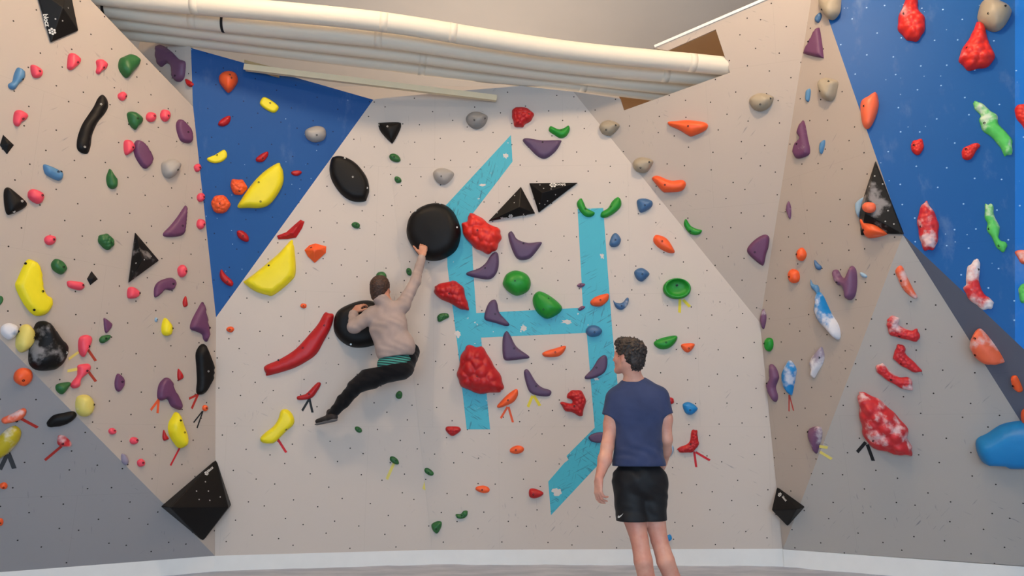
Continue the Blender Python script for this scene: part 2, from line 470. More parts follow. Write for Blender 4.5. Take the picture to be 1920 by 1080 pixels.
    if kind == 'k':
        o.data.polygons.foreach_set('use_smooth', [False] * len(o.data.polygons))
    tag(o, label, cat, group or (f"{col if col not in ('lime','jade','navy','sky','violet','mauve','lilac','rose','scarlet','salmon','stone','ash','olive','paleyellow','paleblue') else {'lime':'bright green','jade':'pale green','navy':'blue','sky':'sky blue','violet':'purple','mauve':'purple','lilac':'chalky purple','rose':'chalky red','scarlet':'bright red','salmon':'chalky orange','stone':'stone coloured','ash':'light grey','olive':'yellow','paleyellow':'pale yellow','paleblue':'pale blue'}[col]} holds on {PHRASE[fname]}"))
    # bolts
    for bx, by in (bolts or []):
        q = P.uv(P.on(*cv(crop, bx, by), off)); Q = np.array([tuple(q)])
        if not inside(q.x, q.y, [tuple(k) for k in base]): continue
        z = float(height(Q, seg_dist(Q, base, B).min(1))[0])
        rr = min(.0085, dmx * .3); V = []; n = 10
        for zz, rad in ((z - .004, rr), (z + .0022, rr), (z + .0022, rr * .55), (z - .001, rr * .5)):
            V += [P.xyz(q.x + rad * math.cos(i * math.tau / n), q.y + rad * math.sin(i * math.tau / n), zz) for i in range(n)]
        Fb = []
        for k in range(3): Fb += [(k * n + i, k * n + (i + 1) % n, (k + 1) * n + (i + 1) % n, (k + 1) * n + i) for i in range(n)]
        Fb.append(tuple(3 * n + i for i in range(n)))
        link('bolt', [v - c3 for v in V], Fb, M_screw if col == 'black' else M_bolt, None).parent = o
    return o

def parse(rows):
    for row in rows.strip().splitlines():
        row = row.strip()
        if not row or row[0] == '#': continue
        a, label = row.rsplit('|', 1)
        head, ps, *bs = [q.strip() for q in a.split('|')]
        hd = head.split(); crop, col, kind = hd[0], hd[1], hd[2]
        mult = float(hd[3]) if len(hd) > 3 else 1.0
        on = hd[4] if len(hd) > 4 else None
        chalk = 0
        if '+' in col: col, ch = col.split('+'); chalk = int(ch)
        pts = [tuple(float(v) for v in q.split(',')) for q in ps.split()]
        bolts = [tuple(float(v) for v in q.split(',')) for q in bs[0].split()] if bs and bs[0] else (None if len(pts) == 1 else [])
        make_hold(crop, col, kind, mult, pts, bolts, label.strip(), chalk=chalk, on=on)

ROWS = '''
# ---- left grey wall, upper
L1 blue+1 d | 100,380 125,386 143,405 140,440 110,470 85,502 55,495 50,472 72,455 82,415 | 122,447 | light blue crescent hold beside the upper left pink teardrop
L1 pink d | 175,370 200,366 238,395 238,425 212,437 185,425 | 215,405 | pink teardrop hold just right of the light blue crescent
L1 pink d | 390,305 415,298 452,325 455,350 430,375 405,392 383,382 383,350 | 427,354 | larger pink nub hold below the tall lettered black volume
L1 pink d | 545,340 575,332 606,358 603,380 575,400 560,416 543,405 548,375 | 576,382 | pink heart-shaped hold left of the big dark green drop hold
L1 green+1 d | 680,330 705,315 745,303 790,330 788,360 760,395 720,436 685,405 672,370 | | big dark green drop hold chalked on top, highest green on the left wall
L1 pink d | 690,540,26,25 | 702,543 | small round pink hold right of the tip of the long black pinch
L1 green+1 d | 723,632 760,628 803,660 803,688 780,710 765,728 735,700 724,665 | 758,672 | dark green pointed hold left of a pair of small pink holds
L1 pink d | 852,657,27,28 | 858,655 | left of the two neighbouring small pink holds beside the pointed green one
L1 pink d | 932,648,28,34 | 935,655 | right of the two neighbouring small pink holds beside the pointed green one
L1 purple s | 1015,670 1045,690 1078,735 1083,790 1062,805 1020,790 998,735 996,690 | 1048,747 | purple slanted oval hold near the blue panel above the light grey stone
L1 pink d | 705,790 735,788 758,820 750,850 712,871 700,830 | 737,833 | pink hold touching the left side of a purple slanted slab
L1 purple s | 775,787 815,805 850,860 862,905 828,947 795,930 760,868 757,815 | | purple slanted slab hold with a pink hold touching its left side
L1 ash d 1.1 | 915,930 930,905 975,893 1015,920 1012,950 985,988 955,1000 925,980 | 980,960 | light grey rounded stone hold on the left wall near the blue panel
L1 pink d 1 wall_left | 1113,943,19,22 | 1118,945 | highest of the three small pink holds along the edge of the left blue panel
L1 pink d | 85,630 110,617 145,632 160,650 150,670 125,685 110,708 90,705 78,680 | 122,670 | pink heart-shaped hold above the small black diamond at the far left
L1 black k | 20,758 80,815 42,866 2,815 | | small black diamond hold at the far left under a pink heart
L1 black s 1.2 | 580,532 605,560 610,600 590,640 550,690 520,760 512,820 495,862 460,858 436,830 440,770 465,700 500,645 530,600 555,550 | 560,590 468,830 | long curved black pinch hold high on the left wall
L1 blue+1 d | 248,925 290,935 350,968 355,1000 335,1015 300,1003 258,975 | 318,970 338,968 | light blue lying hold with two bolts in the left wall
L1 green d | 622,950 645,985 662,1010 660,1050 635,1062 610,1045 602,1000 612,965 | | narrow dark green upright hold left of the light grey stone
L1 red d 1 wall_left_upper | 1045,443 1082,465 1082,485 1060,487 1046,465 | | tiny red hold in the recess under the purple volume
# ---- left grey wall, middle
L2 black d .8 | 28,50 50,33 90,60 140,105 155,130 130,155 70,183 42,180 28,120 | 112,115 72,172 | black rounded triangle hold left of a short pink bar
L2 pink d | 165,55 190,42 235,60 250,85 240,115 215,125 180,108 162,85 | 226,82 | stubby pink hold touching close to the black rounded triangle at far left
L2 green l | 560,310 590,295 612,298 640,325 645,350 630,375 605,385 585,370 562,345 | 612,343 | dark green bumpy hold left of the black triangular volume
L2 purple s | 1048,135 1055,170 1045,270 1030,300 985,312 930,310 922,290 960,250 1000,200 1030,155 | 1018,252 | purple hook-shaped hold above right of the black triangular volume
L2 pink d | 285,330,32,28 | 293,330 | pink round hold above left of the dark green egg hold
L2 green d | 320,435 355,450 378,485 370,508 345,523 305,500 292,470 300,448 | 345,485 | dark green egg hold right of the large yellow bean
L2 yellow s 1 | 150,450 180,440 225,470 240,530 250,600 270,640 298,660 297,700 265,745 215,757 175,735 130,675 92,590 105,545 | 228,621 182,725 143,462 | large yellow bean-shaped hold on the left wall
L2 pink d | 385,560 440,563 470,572 475,598 450,612 400,600 382,585 | 460,586 | short pink bar hold right of the large yellow bean
L2 black k | 517,505 552,550 510,583 492,548 | | tiny black pointed chip hold right of the short pink bar
L2 pink d | 725,600 755,595 785,620 783,645 755,658 722,652 | 775,630 | pink hold just under the black triangular volume
L2 pink d | 1028,503,26,34 | 1037,508 | pink upright hold above the purple bent hold and right of the black triangle
L2 purple s | 872,595 900,560 960,542 990,560 988,595 965,613 930,610 900,640 872,650 | 967,578 | purple bent hold right below the black triangular volume
L2 red d | 1045,645 1053,670 1055,700 1035,705 1030,675 | | tiny red sliver hold beneath the purple bent hold
L2 pink d 1 wall_left | 1132,90,22,25 | 1138,90 | middle of the three small pink holds along the edge of the left blue panel
L2 pink d | 1132,240,23,30 | 1138,245 | lowest of the three small pink holds along the edge of the left blue panel
L2 purple s | 1143,678 1158,720 1172,790 1182,850 1170,900 1150,890 1140,860 1110,845 1076,830 1080,790 1115,720 | 1170,825 | purple shark-fin hold above the tall black hold in the left corner
L2 purple s | 588,768 630,800 625,825 602,853 590,840 585,795 | | small purple triangle hold directly above a small dark green one
L2 green d | 562,885 580,868 622,865 615,890 585,910 565,905 | 590,885 | small dark green hold directly beneath the small purple triangle
L2 yellow d | 930,768 955,790 972,820 965,860 935,868 915,850 915,805 | 962,828 | small yellow teardrop hold on the left wall near the corner
L2 paleblue d | 880,778,9,13 | | tiny pale blue screw-on foothold left of the small yellow teardrop
L2 blue+3 d | 15,815 50,797 95,810 105,845 80,880 50,890 12,855 | 95,845 | chalk-whitened blue hold at the far left beside a pale yellow one
L2 paleyellow+1 d | 130,810 165,805 195,840 200,880 185,925 130,962 97,935 95,890 108,845 | 180,880 | pale yellow hold between the chalky blue hold and the big black bulge
L2 black+2 d 1.1 | 225,790 265,785 300,810 340,870 383,925 378,985 340,1045 290,1063 220,1060 180,1025 177,960 195,880 205,825 | 343,967 | big bulging black hold chalked on its side at lower left
L2 pink d | 455,875 490,863 520,880 510,925 490,960 475,988 450,965 445,910 | 490,930 | upper of the two long pink holds with tape marks at lower left
L2 green+1 d | -8,650 10,645 20,665 8,690 -8,695 | | green hold cut by the left edge of the photo beside the yellow bean
# ---- lower left
L3 orange d | 117,73,48,44 | 120,80 | orange round hold on the lower left grey panel under the black bulge
L3 pink d | 400,12 450,5 462,30 440,60 412,85 405,120 375,130 360,115 370,95 393,65 395,35 | 433,42 | lower of the two long pink holds with tape marks at lower left
L3 green d | 290,110 340,98 360,103 350,125 318,160 288,140 | | dark green pointed hold touching the foot of the lower long pink hold
L3 paleyellow+1 d | 400,170 450,165 478,205 470,250 440,273 400,260 388,215 | 465,213 | pale yellow round hold beside the diagonal edge of the lower left panel
L3 purple s | 598,55 628,80 630,115 605,147 585,130 583,90 | 614,97 | small purple diamond-like oval hold low on the left wall
L3 black d .9 | 240,300 270,270 320,258 370,250 388,270 360,300 310,322 250,328 237,315 | | black lying banana hold on the edge of the lower left panel
L3 salmon+2 d | 10,285 60,262 110,235 132,240 130,265 105,290 60,305 15,308 | 85,292 | chalky orange lying hold with a red tape strip at far lower left
L3 olive+2 d | -60,470 -20,400 30,345 75,325 105,350 98,395 60,445 20,475 -30,500 | | chalky yellow hold cut by the left edge with a dark tape mark below
L3 rose+2 d | 300,370 330,375 362,410 355,428 320,425 292,415 290,385 | 318,403 | chalky red nub hold with a red tape strip on the lower left panel
L3 pink d | 570,348,19,17 | 575,345 | small pink foothold furthest left of the three low pink footholds
L3 pink d | 680,395,22,19 | 688,393 | small pink foothold in the middle of the three low pink footholds
L3 lilac+1 d | 618,462 640,468 653,495 640,520 618,500 | | small greyish purple hold on the diagonal edge of the left wall
L3 pink d | 716,507,20,21 | 718,507 | lowest of the three low pink footholds near the diagonal edge
L3 orange d | 18,625,20,17 | 18,628 | upper small orange foothold by the left edge of the lower panel
L3 orange d | 3,808,15,20 | | lower small orange foothold by the left edge of the lower panel
L3 purple s | 845,75 870,90 890,140 920,200 922,235 905,238 870,220 850,185 820,192 800,175 805,120 822,90 | | purple mitten-shaped hold with an orange tape mark near the left corner
L3 red d | 905,30 930,72 907,90 900,70 | | tiny red triangle hold right above the purple mitten-shaped hold
L3 red d | 830,340 843,365 855,385 832,395 824,375 | | tiny red hold left of the yellow leaf hold
L3 black s 1.2 wall_left | 1022,-92 1048,-85 1075,-20 1085,30 1078,90 1050,145 1020,162 1000,150 1003,90 1000,20 997,-50 | 1040,45 | tall black curved hold in the left corner with a red tape mark
L3 orange d | 1040,230,14,17 | | small orange foothold with a black tape mark in the left corner
L3 yellow d 1.1 | 895,250 915,265 935,320 952,380 945,420 915,433 890,410 862,360 860,310 880,270 | 918,353 898,293 | yellow leaf-shaped hold with a red tape strip near the left corner
# ---- left blue panel
J orange d 1.2 | 215,240 250,218 300,225 318,265 300,305 265,337 235,310 212,275 | 275,253 283,270 | orange pointed hold at the top of the left blue panel
J yellow s | 470,365 545,415 530,450 500,448 455,420 442,395 | 500,403 | small yellow slab hold at the top of the left blue panel
J red d | 270,470 278,485 265,515 235,530 207,522 215,500 240,480 | | small red hold beneath the orange pointed hold on the left blue panel
J ash d 1.1 wall_blue_left | 695,570 705,545 755,527 800,535 815,570 800,605 750,618 710,600 | 760,587 | light grey stone hold on the left blue panel
J yellow s | 240,662 258,695 235,725 190,738 150,725 147,708 190,690 | 202,695 | small yellow half-moon hold near the left edge of the blue panel
J red d | 485,672 487,695 460,728 425,728 420,710 450,685 | 458,713 | small red hold just above the big yellow one on the left blue panel
J yellow s | 545,735 560,755 572,780 575,840 550,900 500,965 450,988 380,988 317,985 340,935 400,850 470,780 | 436,850 446,958 | big yellow lens hold fully on the left blue panel
J red d | 620,785 660,778 678,790 655,808 625,803 | | tiny red hold right of the big yellow lens on the blue panel
J orange l | 283,830 320,828 350,835 370,875 350,905 315,917 285,895 277,860 | 328,897 | orange knobbly hold touching the big yellow lens on the blue panel
J orange l | 180,930 215,915 255,930 275,970 255,1005 210,1020 175,995 168,960 | 220,970 | orange knobbly hold at the left edge of the blue panel, lowest orange there
K red d | 193,100 225,98 255,125 258,155 235,158 200,135 | 228,130 | small red oval hold on the blue panel left of the long red hold
K red d | 105,315 130,345 170,385 165,410 135,402 105,375 95,345 | 140,385 | red slanted hold in the bottom tip of the left blue panel
# ---- main wall, left half
J black s 1.0 wall_back_left | 855,700 910,698 980,735 1040,810 1057,880 1045,930 1030,950 960,948 900,910 850,840 833,780 838,730 | 965,825 920,718 1045,883 | large black lens-shaped hold beside the edge of the left blue panel
K red k 1.2 wall_back_left | 550,35 572,45 560,80 525,135 480,143 425,145 417,125 470,105 520,60 | | red angular hold straddling the edge of the left blue panel
K yellow s .9 wall_back_left | 497,150 508,172 515,200 522,330 490,385 400,457 360,458 290,435 232,390 240,375 300,330 420,230 | 375,297 | big yellow fan hold below the red one at the blue panel edge
K orange k 1.2 | 572,205 600,178 635,168 695,185 692,220 630,277 590,240 | 612,195 | orange pointed jug hold right of the big yellow fan
K orange d | 567,520,18,14 | 568,521 | tiny orange foothold above the long red hold on the main wall
K orange d | 155,653,22,17 | 155,655 | small orange foothold near the left corner of the main wall
K red s 1.1 | 685,560 710,562 737,572 722,640 680,720 640,790 580,835 500,875 370,912 355,900 348,860 430,822 520,765 600,680 650,620 | 565,757 427,826 685,632 | long curved red rail hold left of the climber
K red d | 650,950 665,960 645,1000 610,1040 540,1050 532,1030 580,1015 625,970 | 600,1017 | small curved red hold with a black tape mark above the yellow knuckle
K green d | 862,66,25,17,20 | 865,66 | small green foothold right of the black lens and above the climber
K green d | 975,350 990,330 1020,330 1035,355 1020,390 985,390 | | green hold partly hidden by the top of the climber's head
K green d | 1160,328,16,23,-15 | 1160,328 | small green foothold by the climber's raised arm
K green d | 1105,1022,19,24,10 | 1105,1022 | small green foothold beneath the climber's seat
M yellow s 1.4 | 440,150 470,142 500,165 515,205 505,235 470,265 410,325 380,335 335,330 323,305 350,275 400,235 425,195 | 470,255 | yellow knuckle-shaped hold with a red tape strip, below the climber's foot level
M green d | 876,257,24,15,35 | 876,257 | small green foothold right below the climber's shoe
M green d | 1078,430,32,17,38 | 1085,430 | green tilted foothold with a pale yellow tape strip, left of another like it
c1 black d .8 | 85,155 105,148 200,146 214,160 205,195 170,258 155,258 100,200 | 145,180 95,165 | black rounded triangle hold high on the main wall beside the blue panel
c1 green d | 180,347,33,22,25 | | upper of two small green footholds beneath the high black rounded triangle
c1 green d | 197,470,22,17,35 | | lower of two small green footholds beneath the high black rounded triangle
c1 grey d 1.1 | 580,130 595,100 640,85 695,105 700,130 680,165 640,183 600,165 | 632,146 688,132 | grey rounded hold in the shaded strip at the top of the main wall
c1 red l | 850,70 890,58 940,75 962,100 950,130 915,155 895,172 855,165 845,130 838,95 | 935,108 | dark red bumpy hold at the top of the main wall
c1 lime d | 1048,180 1060,168 1100,185 1130,180 1158,165 1165,190 1145,225 1110,235 1075,215 1050,198 | 1116,198 | bright green curved hold right of the top dark red hold
c1 violet s .9 | 905,240 930,236 1010,248 1108,247 1114,262 1085,310 1030,350 985,338 935,290 903,255 | 1012,265 | purple smile-shaped hold under the top bright green hold
c1 ash+1 d 1.1 | 395,440 410,412 450,403 500,420 512,440 490,475 455,496 415,480 | 447,460 | pale grey rounded hold above the black disc the climber reaches
c1 black s 1.05 | 245,740 262,680 310,630 380,602 450,605 510,650 545,730 547,790 525,860 470,905 400,925 330,908 280,850 250,795 | 440,612 535,745 305,652 | big round black disc hold under the climber's raised hand
c1 scarlet l | 600,660 650,670 700,710 765,745 778,785 765,830 740,870 700,883 650,862 600,825 560,760 560,715 590,695 | 650,765 | big red scaly hold right beside the upper black disc
c1 violet s .9 | 835,760 850,775 870,805 930,825 1000,820 1002,838 950,905 905,922 865,910 835,850 818,780 | 905,832 | purple winged hold right of the big red scaly hold beside the disc
c1 violet s .9 | 745,877 762,890 765,950 750,1000 715,1030 650,1025 588,1008 590,990 650,970 690,940 720,895 | 690,970 | purple hook hold on the blue stripe under the upper red scaly hold
px black s 1.0 | 626,600 634,582 655,570 680,563 702,566 716,585 720,615 712,640 690,650 662,651 640,640 627,622 | 648,573 658,646 | big round black disc hold under the climber's bent left arm
# ---- main wall, centre
c2 red l | 175,105 240,82 290,85 325,120 340,180 356,225 345,245 300,232 230,195 180,170 160,130 | 250,155 | red lumpy wedge hold at the left edge of the blue stripe, above centre
c2 lime d | 550,80 570,40 620,20 680,40 705,85 690,135 630,162 580,140 550,105 | 618,85 | upper left of the two bright green bulbs at the centre of the main wall
c2 lime d | 720,165 750,138 790,150 830,175 870,210 882,235 860,265 800,292 750,265 720,215 | 777,243 805,182 | lower right of the two bright green bulbs, on the blue crossbar
c2 violet s .9 | 480,192 505,185 518,210 530,260 580,315 583,330 560,333 500,315 450,300 445,270 460,220 | 507,267 | purple boomerang hold on the left end of the blue crossbar
c2 violet s .9 | 568,362 590,385 625,450 692,500 692,515 660,520 600,527 560,525 547,490 548,400 | 613,460 | purple boomerang hold just below the blue crossbar
c2 violet s .9 | 675,578 695,585 735,650 770,680 815,695 820,715 800,730 740,725 700,705 680,660 667,600 | 735,672 | purple boomerang hold with a yellow tape mark under it
c2 violet s .9 | 1115,498 1135,510 1135,560 1115,600 1060,628 1015,632 1012,615 1050,575 1085,520 | 1074,568 | purple hold on the right blue stripe left of the standing man's head
c2 mauve d | 965,105 985,92 1012,98 1000,113 980,118 | 985,103 | upper tiny purple foothold at the left edge of the right blue stripe
c2 mauve d | 972,238 990,222 1012,225 1000,240 980,248 | 990,235 | lower tiny purple foothold where crossbar meets right blue stripe
c2 green l | 180,280 200,262 240,265 243,285 215,300 190,312 180,298 | | small dark green lumpy foothold under the red wedge
c2 red l | 340,452 400,447 445,465 480,530 520,590 548,650 545,695 520,705 440,715 350,695 300,650 292,600 305,530 | 408,618 | largest red scaly hold, on the left blue stripe
c2 orange d | 770,490 790,475 840,460 900,445 895,475 860,505 790,508 | 843,482 | orange wing hold under the blue crossbar
c2 orange d | 1040,200 1060,175 1100,158 1143,152 1140,190 1100,222 1055,220 | 1095,190 | orange pointed hold on the right blue stripe
c2 orange d | 515,785 530,765 580,715 625,688 633,720 610,760 560,785 525,795 | 578,750 | orange slanted hold with an orange tape mark under the largest red hold
c2 navy d 1.2 | 1062,362,44,34 | 1062,370 | round dusty blue hold where the blue crossbar meets the right stripe
c2 red l | 925,705 960,693 1000,710 1015,760 1000,820 990,845 950,825 900,810 875,775 880,760 925,770 940,765 935,750 908,735 | 950,783 | red horseshoe-shaped hold left of the standing man's shoulder
c2 red l | 228,905 260,898 305,905 308,925 270,952 235,935 | 268,925 | small red foothold left of the foot of the left blue stripe
c2 orange d | 628,1030,40,24,-10 | 622,1030 | small orange oval foothold below the orange tape mark, upper of two
c2 violet s | 1030,960 1060,938 1110,932 1120,960 1100,990 1050,985 | | purple hold half hidden behind the standing man's left arm
c3 green d | 148,422,35,18,35 | 150,425 | green tilted foothold with a pale yellow tape strip, right of another like it
c3 orange d | 490,532,46,23,8 | 487,533 | small orange oval foothold left of a low red one, lower of two
c3 red d | 785,535 815,528 870,550 865,572 820,590 785,578 | 810,560 | small red foothold just left of the blue arrow tip
c3 green l | 320,690 350,688 370,668 392,670 392,695 365,718 325,712 | 358,697 | upper of the two low green footholds near the kickboard
c3 green d | 165,755 200,735 228,740 225,775 200,813 172,790 | 198,778 | lowest green foothold, nearest the kickboard
# ---- upper right panel and right half of main wall
c4 stone d 1.1 | 1035,90 1050,60 1100,42 1160,58 1172,75 1150,120 1105,145 1060,132 | 1095,112 1152,78 | stone coloured hold at the upper right of the right panel, nearest the corner
c4 stone d 1.1 wall_right_upper | 190,235 205,208 245,195 298,215 298,240 260,278 235,282 205,270 | 235,253 287,227 | stone coloured hold at the upper left tip of the right panel
c4 stone d 1.1 | 378,445 395,415 435,404 488,420 488,445 460,485 430,493 395,480 | 427,465 474,433 | stone coloured hold above the lower of two large orange holds
c4 orange d 1.2 | 578,205 620,200 700,195 793,212 790,250 715,285 690,280 640,250 585,225 | 693,233 | upper of the two large orange winged holds on the right panel
c4 orange d 1.2 | 487,520 520,508 590,535 660,533 677,560 650,595 570,602 545,595 500,545 | 563,561 | lower of the two large orange winged holds on the right panel
c4 lime d | 70,650 90,635 105,660 120,690 165,715 150,737 115,737 85,710 66,675 | 112,700 | left bright green leaf hold atop the right blue stripe
c4 lime d | 295,628 313,645 313,680 280,715 230,743 200,738 205,712 240,690 265,650 | 256,687 | right bright green leaf hold atop the right blue stripe
c4 navy d | 405,645 445,635 488,650 488,680 455,705 425,714 410,690 | 443,680 | highest dusty blue hold on the main wall, at the panel edge
c4 navy d | 265,840 290,832 313,865 300,900 265,908 248,890 | 280,873 | small dusty blue hold close beside the right blue stripe
c4 lime d | 668,765 680,753 705,790 740,808 768,815 755,838 720,842 690,825 668,790 | 703,820 | bright green curved hold on the right panel edge
c4 orange d | 500,850 520,840 570,860 605,910 615,940 580,940 530,915 498,880 | 541,881 | orange drop hold between the main wall's blue holds and the panel edge
c4 purple+1 s | 1120,840 1147,855 1143,910 1130,950 1118,1005 1100,1010 1040,960 1022,930 1035,900 1075,862 | 1065,937 | glossy purple triangular hold at the right corner of the right panel
c5 navy d | 390,85 430,66 473,95 460,120 430,143 400,125 | 430,105 | dusty blue diamond hold left of the green dish hold
c5 navy+2 d | 270,250 285,262 320,262 345,235 357,240 350,275 318,303 285,290 | 315,282 | chalk-dusted blue cup hold right beside the blue stripe
c5 lime d | 500,485 540,462 622,447 627,475 590,515 545,525 510,510 | 563,487 | bright green half-moon hold below the green dish
c5 orange d | 652,500 690,490 728,495 715,525 690,543 665,530 | 690,520 | small orange pointed foothold right of the green half-moon
c5 sky d | 662,835 700,823 745,855 725,885 700,894 675,880 | 697,865 | small blue hold right of the standing man's shoulder
c5 red l | 515,735 540,738 570,785 605,800 612,818 600,835 570,832 530,790 | | red hold half hidden behind the standing man's right shoulder
c6 red l | 800,165 825,155 838,170 840,210 847,240 825,280 790,300 730,298 710,282 725,265 765,250 790,225 | 790,245 | red boot-shaped hold with a red tape mark right of the standing man
c6 paleblue+1 d | 650,310 668,262 680,255 688,280 675,312 655,325 | | pale blue grey hold peeking out by the standing man's right forearm
c6 sky d | 640,830 665,818 675,845 655,862 640,855 | | small bright blue foothold behind the standing man's right knee
# ---- right grey wall
c5 mauve+2 d 1 wall_right | 1113,298 1128,345 1113,412 1095,365 1100,330 | | slim chalked purple hold at the right corner above a small green one
c5 lime d 1 wall_right | 1142,497,24,40 | 1128,492 | small bright green egg hold at the right corner
r1 stone d 1.1 wall_right | 408,-10 415,50 450,100 480,108 512,70 520,20 515,-20 460,-30 | 442,60 | stone coloured hold at the very top where grey meets right blue wall
r1 navy d 1 wall_right | 410,70 420,90 405,125 385,122 385,95 | | dark blue chip hold touching under the topmost stone coloured hold
r1 purple s | 400,155 410,175 428,310 418,324 325,303 320,285 350,230 380,170 | 355,237 | purple triangle hold at the top of the right grey wall
r1 stone d 1.1 | 400,480 415,445 450,437 502,455 500,500 485,550 460,567 420,545 | 432,517 475,463 | stone coloured egg hold on the right grey wall
r1 blue d | 352,497 358,520 348,570 330,560 332,515 | | upper thin light blue chip hold on the right grey wall
r1 purple+1 s | 310,678 325,700 340,780 352,840 342,872 285,892 262,870 260,830 275,800 295,775 280,740 | 292,812 | chalk-streaked purple fin hold on the right grey wall
r1 blue d | 437,787 437,820 422,865 407,850 412,805 | | lower thin light blue chip hold on the right grey wall
r2 mauve+2 d | 323,155 342,200 343,260 335,295 315,255 303,215 | | slim chalked purple sliver hold in the middle of the right grey wall
r2 orange d | 422,568,37,50 | 404,570 | upper of the two orange egg holds on the right grey wall
r2 orange d | 365,738,43,57 | 350,745 | lower of the two orange egg holds on the right grey wall
r2 navy d | 527,612 555,640 580,665 570,690 545,685 527,650 | | small blue claw hold right of the orange egg holds
r2 blue+1 d | 495,765 515,800 550,810 565,850 552,880 525,855 500,820 | | blue crescent foothold touching the top of the big white-chalked blue hold
r2 mauve+1 d 1.1 | 665,700 700,690 735,745 765,745 800,670 820,660 845,700 850,800 835,890 800,925 765,905 755,850 735,815 700,805 672,760 | 720,785 | forked purple hold in the middle of the right grey wall
r2 paleblue+2 d | 882,710 905,712 935,735 930,750 905,748 885,730 | | small pale blue chip hold right of the forked purple hold
px sky+3 d 1.2 | 1530,548 1540,553 1555,585 1570,610 1573,632 1565,636 1545,615 1528,590 1527,565 | | big blue hold caked in white chalk on the right grey wall
r2 orange+1 d 1.3 | 885,290 960,290 1020,320 1085,390 1075,415 980,440 930,435 905,380 | 940,380 | orange hold tucked beneath the black chalky volume
r2 paleblue+1 d 1.2 wall_right | 900,125 918,140 905,190 903,240 880,285 860,265 845,220 850,165 | | grey blue hold peeking from behind the left side of the black volume
# ---- right blue wall
r1 scarlet+1 l | 905,-20 960,-20 965,40 1000,90 1005,140 985,195 945,225 900,210 860,170 850,120 870,50 | 882,92 | red brain-like hold at the top centre of the right blue wall
r1 stone d 1.1 | 1305,60 1325,5 1370,-15 1430,5 1488,40 1485,85 1440,150 1390,168 1330,140 1303,100 | 1352,100 1445,62 | large stone coloured hold touching a red lumpy one at top right
r1 scarlet+1 l | 1290,130 1310,118 1345,150 1355,210 1393,290 1385,345 1320,375 1250,383 1205,345 1200,300 1240,230 1270,180 | 1235,282 | red lumpy pear-shaped hold beneath the large stone coloured hold
r1 salmon+1 d 1.2 wall_blue_right | 725,515 742,560 740,610 715,680 685,720 655,700 640,620 645,565 680,540 | 660,608 | orange drop hold with chalky top on the edge of the right blue wall
r1 scarlet l | 930,800 960,783 990,785 995,830 970,868 930,850 | 940,820 | small red knob hold left of the small red hooked one on the blue wall
r1 scarlet l | 1215,840 1250,815 1300,803 1313,820 1290,850 1260,895 1215,885 | 1232,845 | small red hooked hold right of a small red knob on the blue wall
r1 jade+2 l .8 | 1280,575 1310,570 1360,610 1410,650 1420,700 1470,750 1497,800 1490,860 1455,875 1430,830 1390,780 1330,730 1310,680 1315,645 1280,605 | 1335,698 | long pale green caterpillar hold, upper of the two on the blue wall
r1 scarlet+1 l | 1515,600 1560,580 1600,600 1620,700 1580,740 1550,700 1515,650 | | red hold cut by the right edge of the photo beside the upper green caterpillar
r3 rose+2 l | 400,152 430,185 480,270 500,340 495,430 480,500 440,532 385,525 355,450 340,370 335,280 365,190 | 358,357 | red mummy-shaped upright hold on the right blue wall
r3 jade+2 l .8 | 860,190 885,175 925,190 930,260 970,340 975,380 965,430 985,460 1028,480 1025,530 985,545 945,500 905,420 875,380 880,330 860,280 | 890,372 967,503 | pale green wavy hold, lower of the two on the blue wall
r3 salmon+2 d | 195,657 225,680 260,760 310,860 333,900 315,915 270,890 220,840 185,770 160,700 | 207,772 | chalky pale orange slanted hold on the lower right grey wall
r3 rose+3 l .8 | 785,610 820,620 820,700 815,780 850,870 900,910 930,950 910,985 860,998 790,960 720,890 695,830 715,790 715,700 740,650 | 805,690 | red hold almost white with chalk on the right blue wall
r3 salmon+3 d | 1095,545 1170,535 1210,580 1220,640 1150,640 1120,600 | | pale chalky orange hold cut by the right edge of the photo
r3 jade+3 l | 1130,820 1180,790 1220,830 1220,930 1150,945 1125,880 | | whitish green hold cut by the right edge of the photo
# ---- lower right
r4 mauve+1 d | 160,410 180,398 210,430 228,490 215,530 205,570 220,630 208,668 180,655 150,600 140,540 160,500 | 160,535 | long chalked purple hold at the foot of the right corner
r4 sky+2 d | 305,370 350,430 345,490 325,600 320,620 305,615 265,560 250,490 265,430 | | blue spindle hold with a thin red tape mark below
r4 lilac+3 d | 530,272 548,300 555,350 540,400 510,450 480,498 462,470 465,430 453,385 480,330 | 537,348 | whitish purple hold coated with chalk right of the blue spindle
r4 mauve+2 d | 445,870 490,848 530,855 538,910 520,980 497,1045 465,980 442,920 | 455,885 | chalky purple tooth-shaped hold beside a yellow tape mark
r5 rose+2 l | 215,150 225,120 260,112 290,130 285,165 320,190 370,205 400,192 418,225 412,268 370,270 300,250 240,235 215,190 | 292,233 | topmost of the three chalky red bone-shaped holds
r5 rose+2 l | 275,300 300,290 330,315 330,350 370,390 410,430 433,465 380,465 320,435 270,400 250,370 265,330 | 303,407 | middle of the three chalky red bone-shaped holds
r5 rose+2 l | 140,440 175,410 205,430 240,470 290,500 350,500 375,540 370,578 320,575 260,545 190,500 150,465 | 240,507 | lowest of the three chalky red bone-shaped holds
r5 rose+2 l 1.1 | 48,605 120,625 200,680 260,740 335,820 345,900 370,960 365,995 310,995 200,975 100,930 60,860 45,780 30,680 30,620 | 130,883 | huge red scaly hold with black tape mark on the lower right wall
r5 salmon+2 d 1.2 | 785,200 830,240 890,320 937,400 930,415 860,415 790,370 745,310 737,280 755,225 | 808,330 795,232 | big orange hold half white with chalk on the slate underside
r5 orange d | 995,500 1025,490 1045,520 1068,580 1050,592 1010,560 | 1022,545 | small orange red foothold on the slate underside
